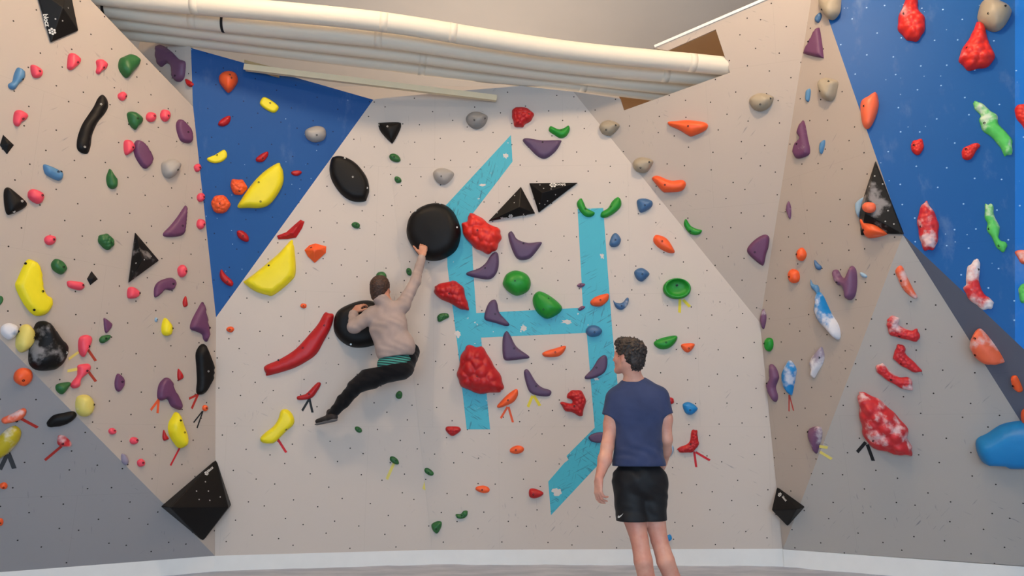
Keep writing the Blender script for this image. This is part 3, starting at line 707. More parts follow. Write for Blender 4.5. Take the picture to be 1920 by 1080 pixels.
r5 orange d | 1060,720 1090,700 1110,790 1070,785 | | small orange red foothold cut by the right edge on the slate underside
'''
parse(ROWS)

# green dish: an oval cup with a recessed inside
def dish():
    P = find_facet(1268, 541)[1]; cx, cy = cv('c5', 625, 185); c3 = P.on(cx, cy); q = P.uv(c3)
    a, b = .125, .096; n = 40; V = []; prof = [(1.0, -.002), (1.02, .03), (.97, .055), (.88, .066), (.80, .058), (.70, .035), (.5, .024), (.25, .02)]
    for rr, z in prof:
        V += [P.xyz(q.x + a * rr * math.cos(i * math.tau / n), q.y + b * rr * math.sin(i * math.tau / n) + (1 - rr) * .03, z) for i in range(n)]
    Fc = [(k * n + i, k * n + (i + 1) % n, (k + 1) * n + (i + 1) % n, (k + 1) * n + i) for k in range(len(prof) - 1) for i in range(n)]
    Fc.append(tuple((len(prof) - 1) * n + i for i in range(n)))
    o = link('climbing_hold', V, Fc, hold_material(COLS['lime'], 0, .42), smooth=True, loc=c3); fixn(o)
    tag(o, 'bright green oval dish hold with a yellow tape mark', 'climbing hold', 'bright green holds on the main grey wall')
    V = [P.xyz(q.x + .009 * math.cos(i * math.tau / 10), q.y + .03 + .009 * math.sin(i * math.tau / 10), z) - c3 for z in (.02, .04) for i in range(10)]
    bo = link('bolt', V, [tuple(range(10, 20))] + [(i, (i + 1) % 10, 10 + (i + 1) % 10, 10 + i) for i in range(10)], M_bolt); bo.parent = o
dish()

# ---------------------------------------------------------------- volumes
def mesh_volume(name, V, Fc, mat, label, bevel=.006, cat='volume', group=None):
    c = sum(V, Vector()) / len(V)
    o = link(name, V, Fc, mat, loc=c); fixn(o)
    bm = bmesh.new(); bm.from_mesh(o.data)
    bmesh.ops.bevel(bm, geom=list(bm.edges), offset=bevel, segments=2, affect='EDGES', profile=.6)
    bm.to_mesh(o.data); bm.free()
    tag(o, label, cat, group); return o
def pyramid(P, pix, apex, h, label, skirt=.02, mat=None, name='volume', bevel=.006):
    n = len(pix); off = skirt
    A = [P.on(x, y, off * .5) - P.n * (off * .5 + .002) for x, y in pix]; B = [P.on(x, y, skirt) for x, y in pix]; T = P.on(*apex, h)
    V = A + B + [T]
    Fc = [tuple(range(n))] + [(i, (i + 1) % n, n + (i + 1) % n, n + i) for i in range(n)] + [(n + i, n + (i + 1) % n, 2 * n) for i in range(n)]
    return mesh_volume(name, V, Fc, mat or M_blackvol, label, bevel)
def cvs(crop, pts): return [cv(crop, *p) for p in pts]
FONTMAT = plain('white_print', (222, 220, 214), .6)
def print_on(o, text, cxy, ang, h, logo_at=None, logo_r=.5):
    """flat printed word and flower mark lying on the face of a volume"""
    dg = bpy.context.evaluated_depsgraph_get(); dg.update()
    bm = bmesh.new(); bm.from_mesh(o.data); bm.transform(Matrix.Translation(o.location))
    bv = BVHTree.FromBMesh(bm)
    def cast(x, y):
        r = ray(x, y).normalized(); return bv.ray_cast(O, r)
    hit = cast(*cxy)
    if hit[0] is None: bm.free(); return
    N = hit[1]
    if N.dot(O - hit[0]) < 0: N = -N
    def onp(x, y): r = ray(x, y); return O + r * ((hit[0] - O).dot(N) / r.dot(N)) + N * .0015
    ex = (math.cos(ang), -math.sin(ang)); ey = (math.sin(ang), math.cos(ang))      # up on the print, y down in the photo
    p0 = onp(*cxy)
    X = (onp(cxy[0] + ex[0] * 5, cxy[1] + ex[1] * 5) - p0).normalized()
    Y = N.cross(X).normalized()
    if Y.dot(onp(cxy[0] - ey[0] * 5, cxy[1] - ey[1] * 5) - p0) < 0: Y = -Y
    s = (onp(cxy[0], cxy[1] + h) - p0).length
    cu = bpy.data.curves.new('word', 'FONT'); cu.body = text; cu.size = s * 1.3; cu.align_x = 'CENTER'; cu.align_y = 'CENTER'; cu.offset = s * .03
    to = bpy.data.objects.new('word', cu); COL.objects.link(to)
    me = bpy.data.meshes.new_from_object(to.evaluated_get(bpy.context.evaluated_depsgraph_get()))
    bpy.data.objects.remove(to)
    Mx = Matrix((X, Y, N)).transposed().to_4x4(); Mx.translation = p0 - o.location
    me.transform(Mx); me.materials.clear(); me.materials.append(FONTMAT)
    t = bpy.data.objects.new('printed_word', me); COL.objects.link(t); t.parent = o; t['label'] = 'white printed lettering'
    if logo_at:
        c = onp(*logo_at); V = []; Fc = []
        rr = s * logo_r
        for k in range(7):
            a = k * math.tau / 6; cc = c + (X * math.cos(a) + Y * math.sin(a)) * (rr * .68 if k < 6 else 0); b = len(V)
            if k == 6: continue
            V += [cc + (X * math.cos(i * math.tau / 6 + .5) + Y * math.sin(i * math.tau / 6 + .5)) * rr * .33 for i in range(6)]
            Fc.append(tuple(range(b, b + 6)))
        b = len(V); V += [c + (X * math.cos(i * math.tau / 6) + Y * math.sin(i * math.tau / 6)) * rr * .26 for i in range(6)]; Fc.append(tuple(range(b, b + 6)))
        g = link('printed_logo', [v - o.location for v in V], Fc, FONTMAT); g.parent = o; g['label'] = 'white printed flower mark'
    bm.free()

def screws(o, crop, pts):
    """small pale screw heads holding a volume to the wall"""
    bm = bmesh.new(); bm.from_mesh(o.data); bm.transform(Matrix.Translation(o.location)); bv = BVHTree.FromBMesh(bm)
    for x, y in pts:
        h = bv.ray_cast(O, ray(*cv(crop, x, y)).normalized())
        if h[0] is None: continue
        N = h[1]; N = -N if N.dot(O - h[0]) < 0 else N
        a = N.orthogonal().normalized(); b = N.cross(a); n = 8
        V = [h[0] + N * z + (a * math.cos(i * math.tau / n) + b * math.sin(i * math.tau / n)) * r for z, r in ((-.002, .0065), (.0015, .0055)) for i in range(n)]
        s = link('screw', [v - o.location for v in V], [tuple(range(n, 2 * n))] + [(i, (i + 1) % n, n + (i + 1) % n, n + i) for i in range(n)], M_screw); s.parent = o
    bm.free()
v = pyramid(PG, [(66, -24), (96, 79), (147, 57), (134, -8), (128, -24)], (118, 14), .10, 'tall black volume with white lettering at the top left corner')
print_on(v, 'blocz', (87, 38), math.radians(-78), 8.5, (98, 59), .8)
v = pyramid(PG, cvs('L2', [(762, 288), (895, 445), (725, 570)]), cv('L2', 800, 440), .11, 'black chalky triangular volume in the middle of the left wall')
v.data.materials[0] = hold_material(COLS['black'], 2, .45)
o_ = v
for xy in ((812, 441),):
    pass
v = pyramid(PB, cvs('c1', [(890, 510), (970, 660), (707, 704)]), cv('c1', 880, 625), .10, 'black triangular volume pointing down left, left one of the centre pair')
print_on(v, 'blocz', (945, 408.5), math.radians(4), 3.6, (957.5, 405), .95)
v = pyramid(PB, cvs('c1', [(937, 490), (1210, 487), (990, 655)]), cv('c1', 1010, 545), .10, 'black triangular volume with white lettering, right one of the centre pair')
print_on(v, 'blocz', (1050, 346.5), math.radians(182), 5, (1037, 347), .95)
VOLS = [o for o in COL.objects if o.name.startswith('volume')]
screws(VOLS[0], 'L1', [(312, 107), (352, 117), (384, 45)])
screws(VOLS[1], 'L2', [(812, 441), (850, 422), (765, 460)])
screws(VOLS[2], 'c1', [(855, 560), (757, 657), (905, 665), (853, 600)])
screws(VOLS[3], 'c1', [(997, 500), (1018, 520), (1060, 523), (1085, 555), (1040, 590), (1025, 610), (995, 605)])
# purple volume in the recess and the black wedge on the right
make_hold('L1', 'mauve', 's', .9, [(880, 255), (910, 255), (960, 290), (1000, 330), (1035, 345), (1037, 390), (1028, 440), (1000, 460), (970, 440), (965, 380), (935, 355), (900, 375), (880, 340), (875, 290)], [(1000, 430)],
          'large dark purple curved hold in the shaded top left recess', on='wall_left_upper')
v = pyramid(PD, [(1641, 302), (1694, 439), (1652, 438), (1614, 441), (1610, 398)], (1622, 400), .13, 'black chalky wedge volume on the edge of the right blue wall')
v.data.materials[0] = hold_material(COLS['black'], 2, .45)
screws(v, 'px', [(1630, 350), (1660, 415), (1676, 420), (1655, 345), (1640, 330), (1665, 395)])
# orange button hold sitting on that volume
def on_volume(vol, cxy, rx, ry, col, chalk, label):
    bm = bmesh.new(); bm.from_mesh(vol.data); bm.transform(Matrix.Translation(vol.location)); bv = BVHTree.FromBMesh(bm)
    hit = bv.ray_cast(O, ray(*cxy).normalized()); N = hit[1]
    if N.dot(O - hit[0]) < 0: N = -N
    P = Plane(hit[0], None, None, N); bm.free()
    FACETS.append(('_tmp', P, [])); PHRASE['_tmp'] = 'the black wedge volume'
    o = make_hold('px', col, 'd', 1, [(cxy[0], cxy[1], rx, ry)], [], label, chalk=chalk, on='_tmp')
    FACETS.pop(); return o
on_volume(v, (1630, 388), 13, 10, 'salmon', 1, 'small round chalky orange hold mounted on the black wedge volume')

def corner_diamond(PL, PR, T, Bt, L, R, h, label, both):
    """volume filling a corner: top and bottom tips on the wall, a level ridge standing off it"""
    t = PL.on(*T); b = PL.on(*Bt); l = PL.on(*L, h); r = PR.on(*R, h)
    lb = l - PL.n * (h + .004); rb = r - PR.n * (h + .004)
    m = (l + r) / 2 + (PL.n + PR.n).normalized() * h * .1
    V = [t, b, l, r, lb, rb]
    Fc = [(0, 2, 3), (1, 3, 2), (0, 4, 2), (0, 3, 5), (1, 2, 4), (1, 5, 3), (0, 5, 4), (1, 4, 5)]
    return mesh_volume('volume', V, Fc, M_blackvol, label, .008)
v = corner_diamond(PG, PA, cv('L3', 1095, 487), cv('L3', 1027, 905), cv('L3', 862, 733), cv('L3', 1157, 733), .13, 'big black diamond volume with white mark low in the left corner', True)
screws(v, 'L3', [(1040, 603), (995, 650), (1055, 650), (1008, 693), (1062, 697), (1115, 680)])
print_on(v, 'blocz', cv('L3', 1064, 540), math.radians(42), 5, cv('L3', 1045, 560), .8)
v = corner_diamond(PD, PD, cv('r6', 210, 340), cv('r6', 283, 618), cv('r6', 172, 503), cv('r6', 346, 497), .12, 'small black diamond volume with white mark low in the right corner', True)
print_on(v, 'blocz', cv('r6', 262, 425), math.radians(-48), 4.5, cv('r6', 230, 397), .9)

# blue macro on the far right
def macro():
    pts = [(775, 930), (790, 890), (850, 860), (950, 800), (1100, 780), (1300, 800), (1400, 930), (1300, 1050), (1060, 1062), (900, 1055), (830, 1045), (790, 990)]
    o = make_hold('r5', 'sky', 's', 1.0, pts, [], 'large smooth blue macro hold jutting in at the right edge', on='wall_right_lower')
    o['group'] = 'sky blue holds on the lower right grey wall'
    # thicker than an ordinary hold
    P = PD2
    for vtx in o.data.vertices:
        d = Vector(vtx.co) + o.location - P.a; hgt = d.dot(P.n)
        if hgt > .0: vtx.co = vtx.co + P.n * hgt * .7
macro()

# ---------------------------------------------------------------- tape marks
TAPE = {}
def tape(crop, col, segs, label, width=.02, group='tape start marks'):
    rgb = dict(red=(178, 48, 40), orange=(226, 92, 52), brown=(170, 62, 44), black=(28, 28, 30), yellow=(226, 206, 60), paleyellow=(224, 208, 110), crimson=(196, 34, 44), char=(60, 62, 66), thinred=(178, 70, 66))[col]
    if col not in TAPE: TAPE[col] = plain(col + '_tape', rgb, .55, vscale=30)
    a0 = cv(crop, *segs[0][:2]); P = find_facet(*cv(crop, *segs[0][2:4]))[1]
    e = empty('tape_mark', P.on(*a0)); tag(e, label, 'tape mark', group)
    for i, (x1, y1, x2, y2) in enumerate(segs):
        a = P.on(*cv(crop, x1, y1)); b = P.on(*cv(crop, x2, y2)); d = (b - a).normalized(); s = d.cross(P.n).normalized() * width / 2
        z0 = P.n * (.0006 + .0008 * i); z1 = P.n * (.0016 + .0008 * i); k = d * width * .15
        q = [a - s, b - s + k, b + s - k * .5, a + s]
        V = [p + z0 for p in q] + [p + z1 for p in q]
        Fc = [(0, 1, 2, 3), (4, 5, 6, 7), (0, 1, 5, 4), (1, 2, 6, 5), (2, 3, 7, 6), (3, 0, 4, 7)]
        st = link('strip', V, Fc, TAPE[col], e, loc=e.location.copy()); st.location = (0, 0, 0); fixn(st)
tape('L2', 'brown', [(490, 940, 538, 1010)], 'brown tape strip below the upper long pink hold')
tape('L2', 'paleyellow', [(442, 960, 386, 1000)], 'pale yellow tape strip left of the upper long pink hold', .018)
tape('L3', 'brown', [(445, 42, 485, 95)], 'brown tape strip right of the lower long pink hold')
tape('L3', 'paleyellow', [(394, 32, 342, 42)], 'pale yellow tape strip left of the lower long pink hold', .022)
tape('L3', 'red', [(105, 282, 190, 328)], 'red tape strip under the chalky orange lying hold')
tape('L3', 'char', [(35, 468, 0, 540), (44, 462, 72, 535)], 'dark tape strips under the chalky yellow hold at the left edge', .028)
tape('L3', 'red', [(312, 422, 228, 493)], 'red tape strip running down left from the chalky red nub')
tape('L3', 'orange', [(808, 180, 763, 240), (803, 180, 797, 255)], 'orange tape strips under the purple mitten-shaped hold')
tape('L3', 'red', [(1005, 160, 957, 182), (1002, 160, 970, 232)], 'red tape strips under the tall black corner hold')
tape('L3', 'black', [(1025, 245, 980, 303), (1027, 245, 997, 330)], 'black tape strips under the small orange corner foothold', .012)
tape('L3', 'crimson', [(910, 430, 863, 520)], 'red tape strip under the yellow leaf-shaped hold', .016)
tape('M', 'black', [(602, 80, 560, 150), (600, 80, 618, 160)], 'black tape strips under the small curved red hold')
tape('M', 'crimson', [(418, 303, 470, 385)], 'red tape strip under the yellow knuckle-shaped hold')
tape('M', 'paleyellow', [(1076, 446, 1036, 535)], 'pale yellow tape strip under the left of two tilted green footholds', .026)
tape('c3', 'paleyellow', [(142, 445, 118, 532)], 'pale yellow tape strip under the right of two tilted green footholds', .032)
tape('c2', 'orange', [(575, 788, 537, 852), (580, 788, 605, 875)], 'orange tape strips under the slanted orange hold')
tape('c2', 'yellow', [(716, 725, 690, 788), (722, 725, 757, 782)], 'yellow tape strips under the purple boomerang hold', .026)
tape('c5', 'yellow', [(645, 244, 642, 318), (662, 246, 700, 285)], 'yellow tape strips under the green dish hold', .026)
tape('c6', 'crimson', [(815, 292, 828, 390), (825, 296, 914, 348)], 'red tape strips under the red boot-shaped hold', .02)
tape('r4', 'thinred', [(307, 620, 307, 737), (310, 622, 340, 732)], 'thin red tape strips under the blue spindle hold', .012)
tape('r4', 'paleyellow', [(525, 990, 585, 1000), (530, 1030, 615, 1082)], 'faded yellow tape strips beside the purple tooth-shaped hold', .024)
tape('r5', 'black', [(78, 908, 25, 970), (88, 922, 126, 1025)], 'black tape strips under the huge red scaly hold', .026)

# ---------------------------------------------------------------- turquoise wall graphic
def graphic():
    px = [(958, 253), (961, 303), (883, 405), (887, 500), (893, 587), (1093, 577), (1083, 392), (1131, 390), (1139, 500), (1148, 620), (1156, 700), (1168, 822),
          (1123, 870), (1033, 966), (1028, 903), (1058, 868), (1066, 862), (1062, 855), (1115, 802), (1100, 624), (902, 633), (919, 805), (875, 805), (858, 650), (839, 500), (836, 385)]
    P = PB; base = [Vector(tuple(P.uv(P.on(x, y)))) for x, y in px]; n = len(base)
    pl = [tuple(b) for b in base]
    res = delaunay_2d_cdt(base, [(i, (i + 1) % n) for i in range(n)], [], 1, 1e-6)
    vs = res[0]; V = [P.xyz(v.x, v.y, .0010) for v in vs] + [P.xyz(v.x, v.y, .0002) for v in vs]; m = len(vs); Fc = []
    for f in res[2]:
        a, b, c = (vs[i] for i in f); ce = (a + b + c) / 3
        if inside(ce.x, ce.y, pl):
            cr = (b - a).cross(c - a) if hasattr((b - a).cross(c - a), '__float__') else 1
            Fc.append(tuple(f))
    edges = {}
    for f in Fc:
        for i in range(3): edges[(f[i], f[(i + 1) % 3])] = 1
    Fc += [(a, b, b + m, a + m) for (a, b) in list(edges) if (b, a) not in edges]
    t = NT('turquoise_vinyl'); ob = t.coord('Object')
    uv = t.coord('UV')
    c = t.mix(t.math('MULTIPLY', t.noise(ob, 3, 3), .25), srgb((62, 172, 192)), srgb((46, 148, 174)))
    for k, (rot, sx, sz) in enumerate(((.5, 6, 60), (-.6, 7, 66), (1.3, 6, 50))):
        st = t.noise(t.mapping(t.mapping(ob, (1, 1, 1), (0, rot, 0)), (sx, sx, sz), (0, 0, 0), (k * 2.7, 0, 0)), 1, 2, .6)
        patch = t.noise(t.mapping(ob, (1, 1, 1), (0, 0, 0), (k * 4.1, 1.5, 0)), 1.6, 2)
        mm = t.math('MULTIPLY', t.step(st, .60, .68), t.step(patch, .46, .58))
        c = t.mix(t.math('MULTIPLY', mm, .6), c, srgb((40, 74, 96)))
    torn = t.math('MULTIPLY', t.step(t.noise(ob, 17, 3, .6), .68, .70), t.step(t.noise(ob, 2.3, 1), .52, .58))
    c = t.mix(torn, c, srgb((216, 206, 198)))
    t.l(c, t.b.inputs['Base Color']); t.b.inputs['Roughness'].default_value = .45
    o = link('wall_sticker', V, Fc, t.m, loc=P.on(985, 600)); fixn(o)
    tag(o, 'scuffed turquoise vinyl stripes shaped like a slanted letter H on the main wall', 'wall sticker')
    # torn spots, bare wall showing through as raised edges of ripped vinyl
    mt = plain('torn_backing', (214, 208, 202), .8)
    r = random.Random(3)
    for (x, y, a, b) in ((1063, 604, 13, 5), (981, 616, 7, 6), (858, 626, 7, 8), (1044, 922, 10, 8), (1129, 480, 5, 6), (947, 292, 6, 6), (905, 347, 7, 3), (1119, 711, 7, 3)):
        V = []; k = 16
        for i in range(k):
            an = i * math.tau / k; s = r.uniform(.45, 1.1)
            V.append(P.on(x + a * s * math.cos(an), y + b * s * math.sin(an)) + P.n * .0016)
        V.append(P.on(x, y) + P.n * .0018)
        q = link('torn_patch', V, [(i, (i + 1) % k, k) for i in range(k)], mt, loc=o.location.copy()); q.parent = o; q.location = (0, 0, 0)
graphic()

# ---------------------------------------------------------------- pipes under the ceiling
M_pipe = plain('pipe_wrap', (232, 222, 204), .55, (12, .004), vscale=3, var=.05)
M_band = plain('black_rubber', (26, 24, 26), .6)
def tube(name, path, rad, mat, parent=None, n=28, loc=None, caps=True):
    V = []; Fc = []; m = len(path)
    for i, p in enumerate(path):
        d = (path[min(i + 1, m - 1)] - path[max(i - 1, 0)]).normalized(); s = d.cross(Vector((0, 0, 1))).normalized(); u = s.cross(d)
        R = rad(i) if callable(rad) else rad
        V += [p + (s * math.cos(k * math.tau / n) + u * math.sin(k * math.tau / n)) * R for k in range(n)]
    Fc = [(i * n + k, i * n + (k + 1) % n, (i + 1) * n + (k + 1) % n, (i + 1) * n + k) for i in range(m - 1) for k in range(n)]
    if caps: Fc += [tuple(range(n - 1, -1, -1)), tuple((m - 1) * n + k for k in range(n))]
    o = link(name, V, Fc, mat, parent, smooth=True, loc=loc); fixn(o); return o
def pipe_path(bottoms, rpx):
    ks = sorted(bottoms); pts = []
    xs = np.linspace(ks[0][0], ks[-1][0], 44)
    ys = np.interp(xs, [k[0] for k in ks], [k[1] for k in ks])
    for _ in range(6): ys[1:-1] = (ys[:-2] + ys[1:-1] * 2 + ys[2:]) / 4
    return [atZ(x, y - rpx, 4.68 - (x - 170) / 1200 * .26) for x, y in zip(xs, ys)]
PIPES = [([(40, -3), (170, 8), (316, 25), (472, 37), (597, 48), (740, 63), (912, 93), (1084, 118), (1290, 137), (1345, 142), (1420, 150)], 20,
          'top white wrapped pipe, nearest of the four under the ceiling', [(355, 0), (708, 0), (843, 0), (1290, 0)], []),
         ([(40, 14), (210, 33), (316, 50), (472, 68), (597, 79), (740, 93), (912, 120), (1084, 144), (1238, 156), (1400, 168)], 19.5,
          'second white wrapped pipe from the front, with two black bands', [(362, 0), (712, 0), (1240, 0)], [(209, 0), (422, 0)]),
         ([(40, 36), (254, 58), (472, 86), (740, 115), (912, 139), (1084, 160), (1204, 175), (1380, 190)], 19,
          'third white wrapped pipe from the front', [(790, 0)], []),
         ([(60, 54), (222, 74), (316, 83), (472, 103), (740, 136), (912, 158), (1084, 172), (1204, 189), (1360, 205)], 18,
          'rearmost white wrapped pipe, lowest in view', [(780, 0), (1090, 0)], [])]
for bt, rpx, lab, joints, bands in PIPES:
    path = pipe_path(bt, rpx); R = .082
    loc = path[len(path) // 2].copy()
    e = empty('ceiling_pipe', loc); tag(e, lab, 'pipe', 'white pipes under the ceiling')
    r = random.Random(len(lab))
    tube('pipe_body', path, lambda i, r=r: R * (1 + .003 * math.sin(i * 1.3)), M_pipe, e, loc=loc).location = (0, 0, 0)
    def at_px(x):
        best = min(range(1, len(path) - 1), key=lambda i: abs(960 + F * (path[i].x / (path[i].y * math.cos(PITCH) + (path[i].z - CZ) * math.sin(PITCH))) - x))
        d = (path[best + 1] - path[best - 1]).normalized(); return path[best], d
    for x, _ in joints:
        p, d = at_px(x); tube('coupling', [p - d * .006, p + d * .06], R * 1.014, M_pipe, e, loc=loc).location = (0, 0, 0)
    for x, _ in bands:
        p, d = at_px(x); tube('rubber_band', [p - d * .011, p + d * .011], R * 1.03, M_band, e, loc=loc).location = (0, 0, 0)

# hangers that hold the pipes, ceiling side
M_metal = plain('hanger_metal', (196, 190, 180), .4, metal=.3)
M_wood = plain('raw_timber', (206, 176, 128), .7, vscale=6, var=.2)
M_cream = plain('cream_rail', (234, 218, 184), .5)
# cream lighting rail hanging above the back wall
a = atY(460, 127, 6.15); b = atY(931, 185, 6.52)
loc = (a + b) / 2
e = empty('ceiling_rail', loc); tag(e, 'long cream metal rail hanging above the left blue panel and the main wall', 'rail')
beam('rail_body', a, b, .07, .035, M_cream, e, loc=loc).location = (0, 0, 0)
beam('rail_lip', a + Vector((0, -.037, -.008)), b + Vector((0, -.037, -.008)), .008, .055, M_cream, e, loc=loc).location = (0, 0, 0)
for (x, yt, yb) in ((654, 139, 152), (740, 150, 163)):
    t_ = (x - 460) / 471; Y = 6.15 + .37 * t_
    p = atY(x, yb, Y); q = Vector((p.x, p.y, 5.95))
    tube('hanger_rod', [p, q], .006, M_metal, e, 8, loc=loc).location = (0, 0, 0)
# timber pieces seen at the top of the wall
def block(name, label, pts, Y0, dep, mat, cat, zoff=0):
    A = [atY(x, y, Y0) for x, y in pts]; B = [p + Vector((0, dep, 0)) for p in A]; n = len(A); c = sum(A + B, Vector()) / (2 * n)
    o = link(name, A + B, [tuple(range(n)), tuple(range(2 * n - 1, n - 1, -1))] + [(i, (i + 1) % n, n + (i + 1) % n, n + i) for i in range(n)], mat, loc=c)
    fixn(o); tag(o, label, cat); return o
block('timber_block', 'pale timber board end above the top of the left blue panel', [(458, 112), (520, 128), (520, 140), (458, 126)], 6.24, .06, M_wood, 'timber')
block('timber_block', 'pale timber piece at the right end of the cream rail', [(892, 170), (932, 166), (932, 189), (916, 186), (892, 178)], 6.62, .08, M_wood, 'timber')
# dark cavity panels behind the openings in the climbing walls
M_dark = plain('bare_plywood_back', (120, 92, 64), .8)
P = PC
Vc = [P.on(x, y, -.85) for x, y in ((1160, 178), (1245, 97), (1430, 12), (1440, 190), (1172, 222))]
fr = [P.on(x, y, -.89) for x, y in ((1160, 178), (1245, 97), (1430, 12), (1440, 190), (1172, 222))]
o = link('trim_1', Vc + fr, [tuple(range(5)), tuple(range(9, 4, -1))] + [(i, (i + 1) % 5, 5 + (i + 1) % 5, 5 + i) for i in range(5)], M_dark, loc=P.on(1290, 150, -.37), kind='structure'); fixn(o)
# painted board along the top edge of the upper right panel
a = PC.on(1228, 90, .0); b = PC.on(1445, -3, .0)
beam('trim_2', a - PC.n * .04, b - PC.n * .04, .10, .025, M_kick, kind='structure')

# ---------------------------------------------------------------- bodies: signed distance fields meshed as one surface
def ellR(f=None, up=(0, 0, 1)):
    if f is None: return np.eye(3)
    f = np.array(f, float); f /= np.linalg.norm(f); u = np.array(up, float); s = np.cross(f, u); s /= np.linalg.norm(s); u = np.cross(s, f)
    return np.array([s, f, u])            # rows: right, forward, up
class Sdf:
    def __init__(s, res): s.res = res; s.pr = []; s.post = []
    def cone(s, a, b, ra, rb, k=.02, flat=None, cut=None, sub=False):
        s.pr.append(('c', np.array(a, float), np.array(b, float), ra, rb, k, flat, cut, sub)); return s
    def ell(s, c, r, k=.02, R=None, cut=None, sub=False):
        s.pr.append(('e', np.array(c, float), np.array(r, float), None, None, k, R, cut, sub)); return s
    def chain(s, pts, rs, k=.02, **kw):
        for i in range(len(pts) - 1): s.cone(pts[i], pts[i + 1], rs[i], rs[i + 1], k, **kw)
        return s
    def build(s):
        lo = np.full(3, 1e9); hi = -lo
        bb = []
        for p in s.pr:
            if p[0] == 'c': m = max(p[3], p[4]) * (1.0 if p[6] is None else max(1, p[6][1])); l = np.minimum(p[1], p[2]) - m; h = np.maximum(p[1], p[2]) + m
            else: m = p[2].max(); l = p[1] - m; h = p[1] + m
            g = p[5] + .012; bb.append((l - g, h + g))
            if not p[8]: lo = np.minimum(lo, l - .02); hi = np.maximum(hi, h + .02)
        r = s.res; n = np.ceil((hi - lo) / r).astype(int) + 1
        D = np.full(n, .05, np.float32)
        ax = [lo[i] + r * np.arange(n[i]) for i in range(3)]
        for p, (l, h) in zip(s.pr, bb):
            i0 = np.clip(((l - lo) / r).astype(int), 0, n); i1 = np.clip(((h - lo) / r).astype(int) + 2, 0, n)
            if (i1 <= i0).any(): continue
            sl = tuple(slice(a, b) for a, b in zip(i0, i1))
            X, Y, Z = np.meshgrid(*(ax[i][sl[i]] for i in range(3)), indexing='ij')
            Q = np.stack([X, Y, Z], -1)
            if p[0] == 'c':
                _, a, b, ra, rb, k, flat, cut, sub = p
                ba = b - a; t = np.clip(((Q - a) @ ba) / (ba @ ba + 1e-12), 0, 1)
                v = Q - a - t[..., None] * ba
                if flat is not None:
                    fn, fs = np.array(flat[0], float), flat[1]; fn = fn / np.linalg.norm(fn)
                    c = v @ fn; v = v + (c * (1 / fs - 1))[..., None] * fn
                    d = (np.linalg.norm(v, axis=-1) - (ra + (rb - ra) * t)) * min(1, fs)
                else: d = np.linalg.norm(v, axis=-1) - (ra + (rb - ra) * t)
            else:
                _, c, rr, _a, _b, k, R, cut, sub = p
                v = Q - c
                if R is not None: v = v @ np.array(R).T
                k0 = np.linalg.norm(v / rr, axis=-1); k1 = np.linalg.norm(v / rr ** 2, axis=-1) + 1e-9
                d = k0 * (k0 - 1) / k1
            if cut is not None:
                for cp, cn in (cut if isinstance(cut, list) else [cut]):
                    cn = np.array(cn, float); cn /= np.linalg.norm(cn); d = np.maximum(d, (Q - np.array(cp, float)) @ cn)
            cur = D[sl]
            if sub: hh = np.clip(.5 - .5 * (cur + d) / k, 0, 1); D[sl] = cur * (1 - hh) - d * hh + k * hh * (1 - hh)
            else: hh = np.clip(.5 + .5 * (cur - d) / k, 0, 1); D[sl] = cur * (1 - hh) + d * hh - k * hh * (1 - hh)
        if s.post:
            X, Y, Z = np.meshgrid(*ax, indexing='ij')
            for f in s.post: D = f(D, X, Y, Z)
        return nets(D, lo, r)
def nets(D, lo, r):
    S = D < 0; n = np.array(D.shape) - 1
    cnt = np.zeros(n, np.int8)
    for i in (0, 1):
        for j in (0, 1):
            for k in (0, 1): cnt += S[i:i + n[0], j:j + n[1], k:k + n[2]]
    act = (cnt > 0) & (cnt < 8)
    idx = -np.ones(n, np.int64); A = np.argwhere(act); idx[tuple(A.T)] = np.arange(len(A))
    pos = np.zeros((len(A), 3)); w = np.zeros(len(A))
    cor = [(i, j, k) for i in (0, 1) for j in (0, 1) for k in (0, 1)]
    for a in cor:
        for b in cor:
            if b > a and sum(x != y for x, y in zip(a, b)) == 1:
                va = D[A[:, 0] + a[0], A[:, 1] + a[1], A[:, 2] + a[2]]; vb = D[A[:, 0] + b[0], A[:, 1] + b[1], A[:, 2] + b[2]]
                m = (va < 0) != (vb < 0); t = np.where(m, va / np.where(m, va - vb, 1), 0)
                p = np.array(a) + t[:, None] * (np.array(b) - np.array(a)); pos += p * m[:, None]; w += m
    V = (A + pos / w[:, None]) * r + lo
    Fc = []
    for ax in range(3):
        s0 = [slice(None)] * 3; s1 = [slice(None)] * 3; s0[ax] = slice(0, -1); s1[ax] = slice(1, None)
        a, b = S[tuple(s0)], S[tuple(s1)]
        E = np.argwhere(a != b); o1, o2 = [(1, 2), (2, 0), (0, 1)][ax]
        ok = (E[:, o1] > 0) & (E[:, o2] > 0) & (E[:, o1] < n[o1]) & (E[:, o2] < n[o2]); E = E[ok]
        ins = a[tuple(E.T)]
        def cell(d1, d2): q = E.copy(); q[:, o1] -= d1; q[:, o2] -= d2; return idx[tuple(q.T)]
        q = np.stack([cell(1, 1), cell(0, 1), cell(0, 0), cell(1, 0)], 1)
        q[~ins] = q[~ins][:, ::-1]; q = q[(q >= 0).all(1)]; Fc.append(q)
    Fc = np.concatenate(Fc)
    # a little relaxation
    for _ in range(2):
        acc = np.zeros_like(V); c = np.zeros(len(V))
        for i in range(4):
            for j in (1, 3): np.add.at(acc, Fc[:, i], V[Fc[:, (i + j) % 4]]); np.add.at(c, Fc[:, i], 1)
        V = V * .5 + .5 * acc / np.maximum(c, 1)[:, None]
    return V, Fc
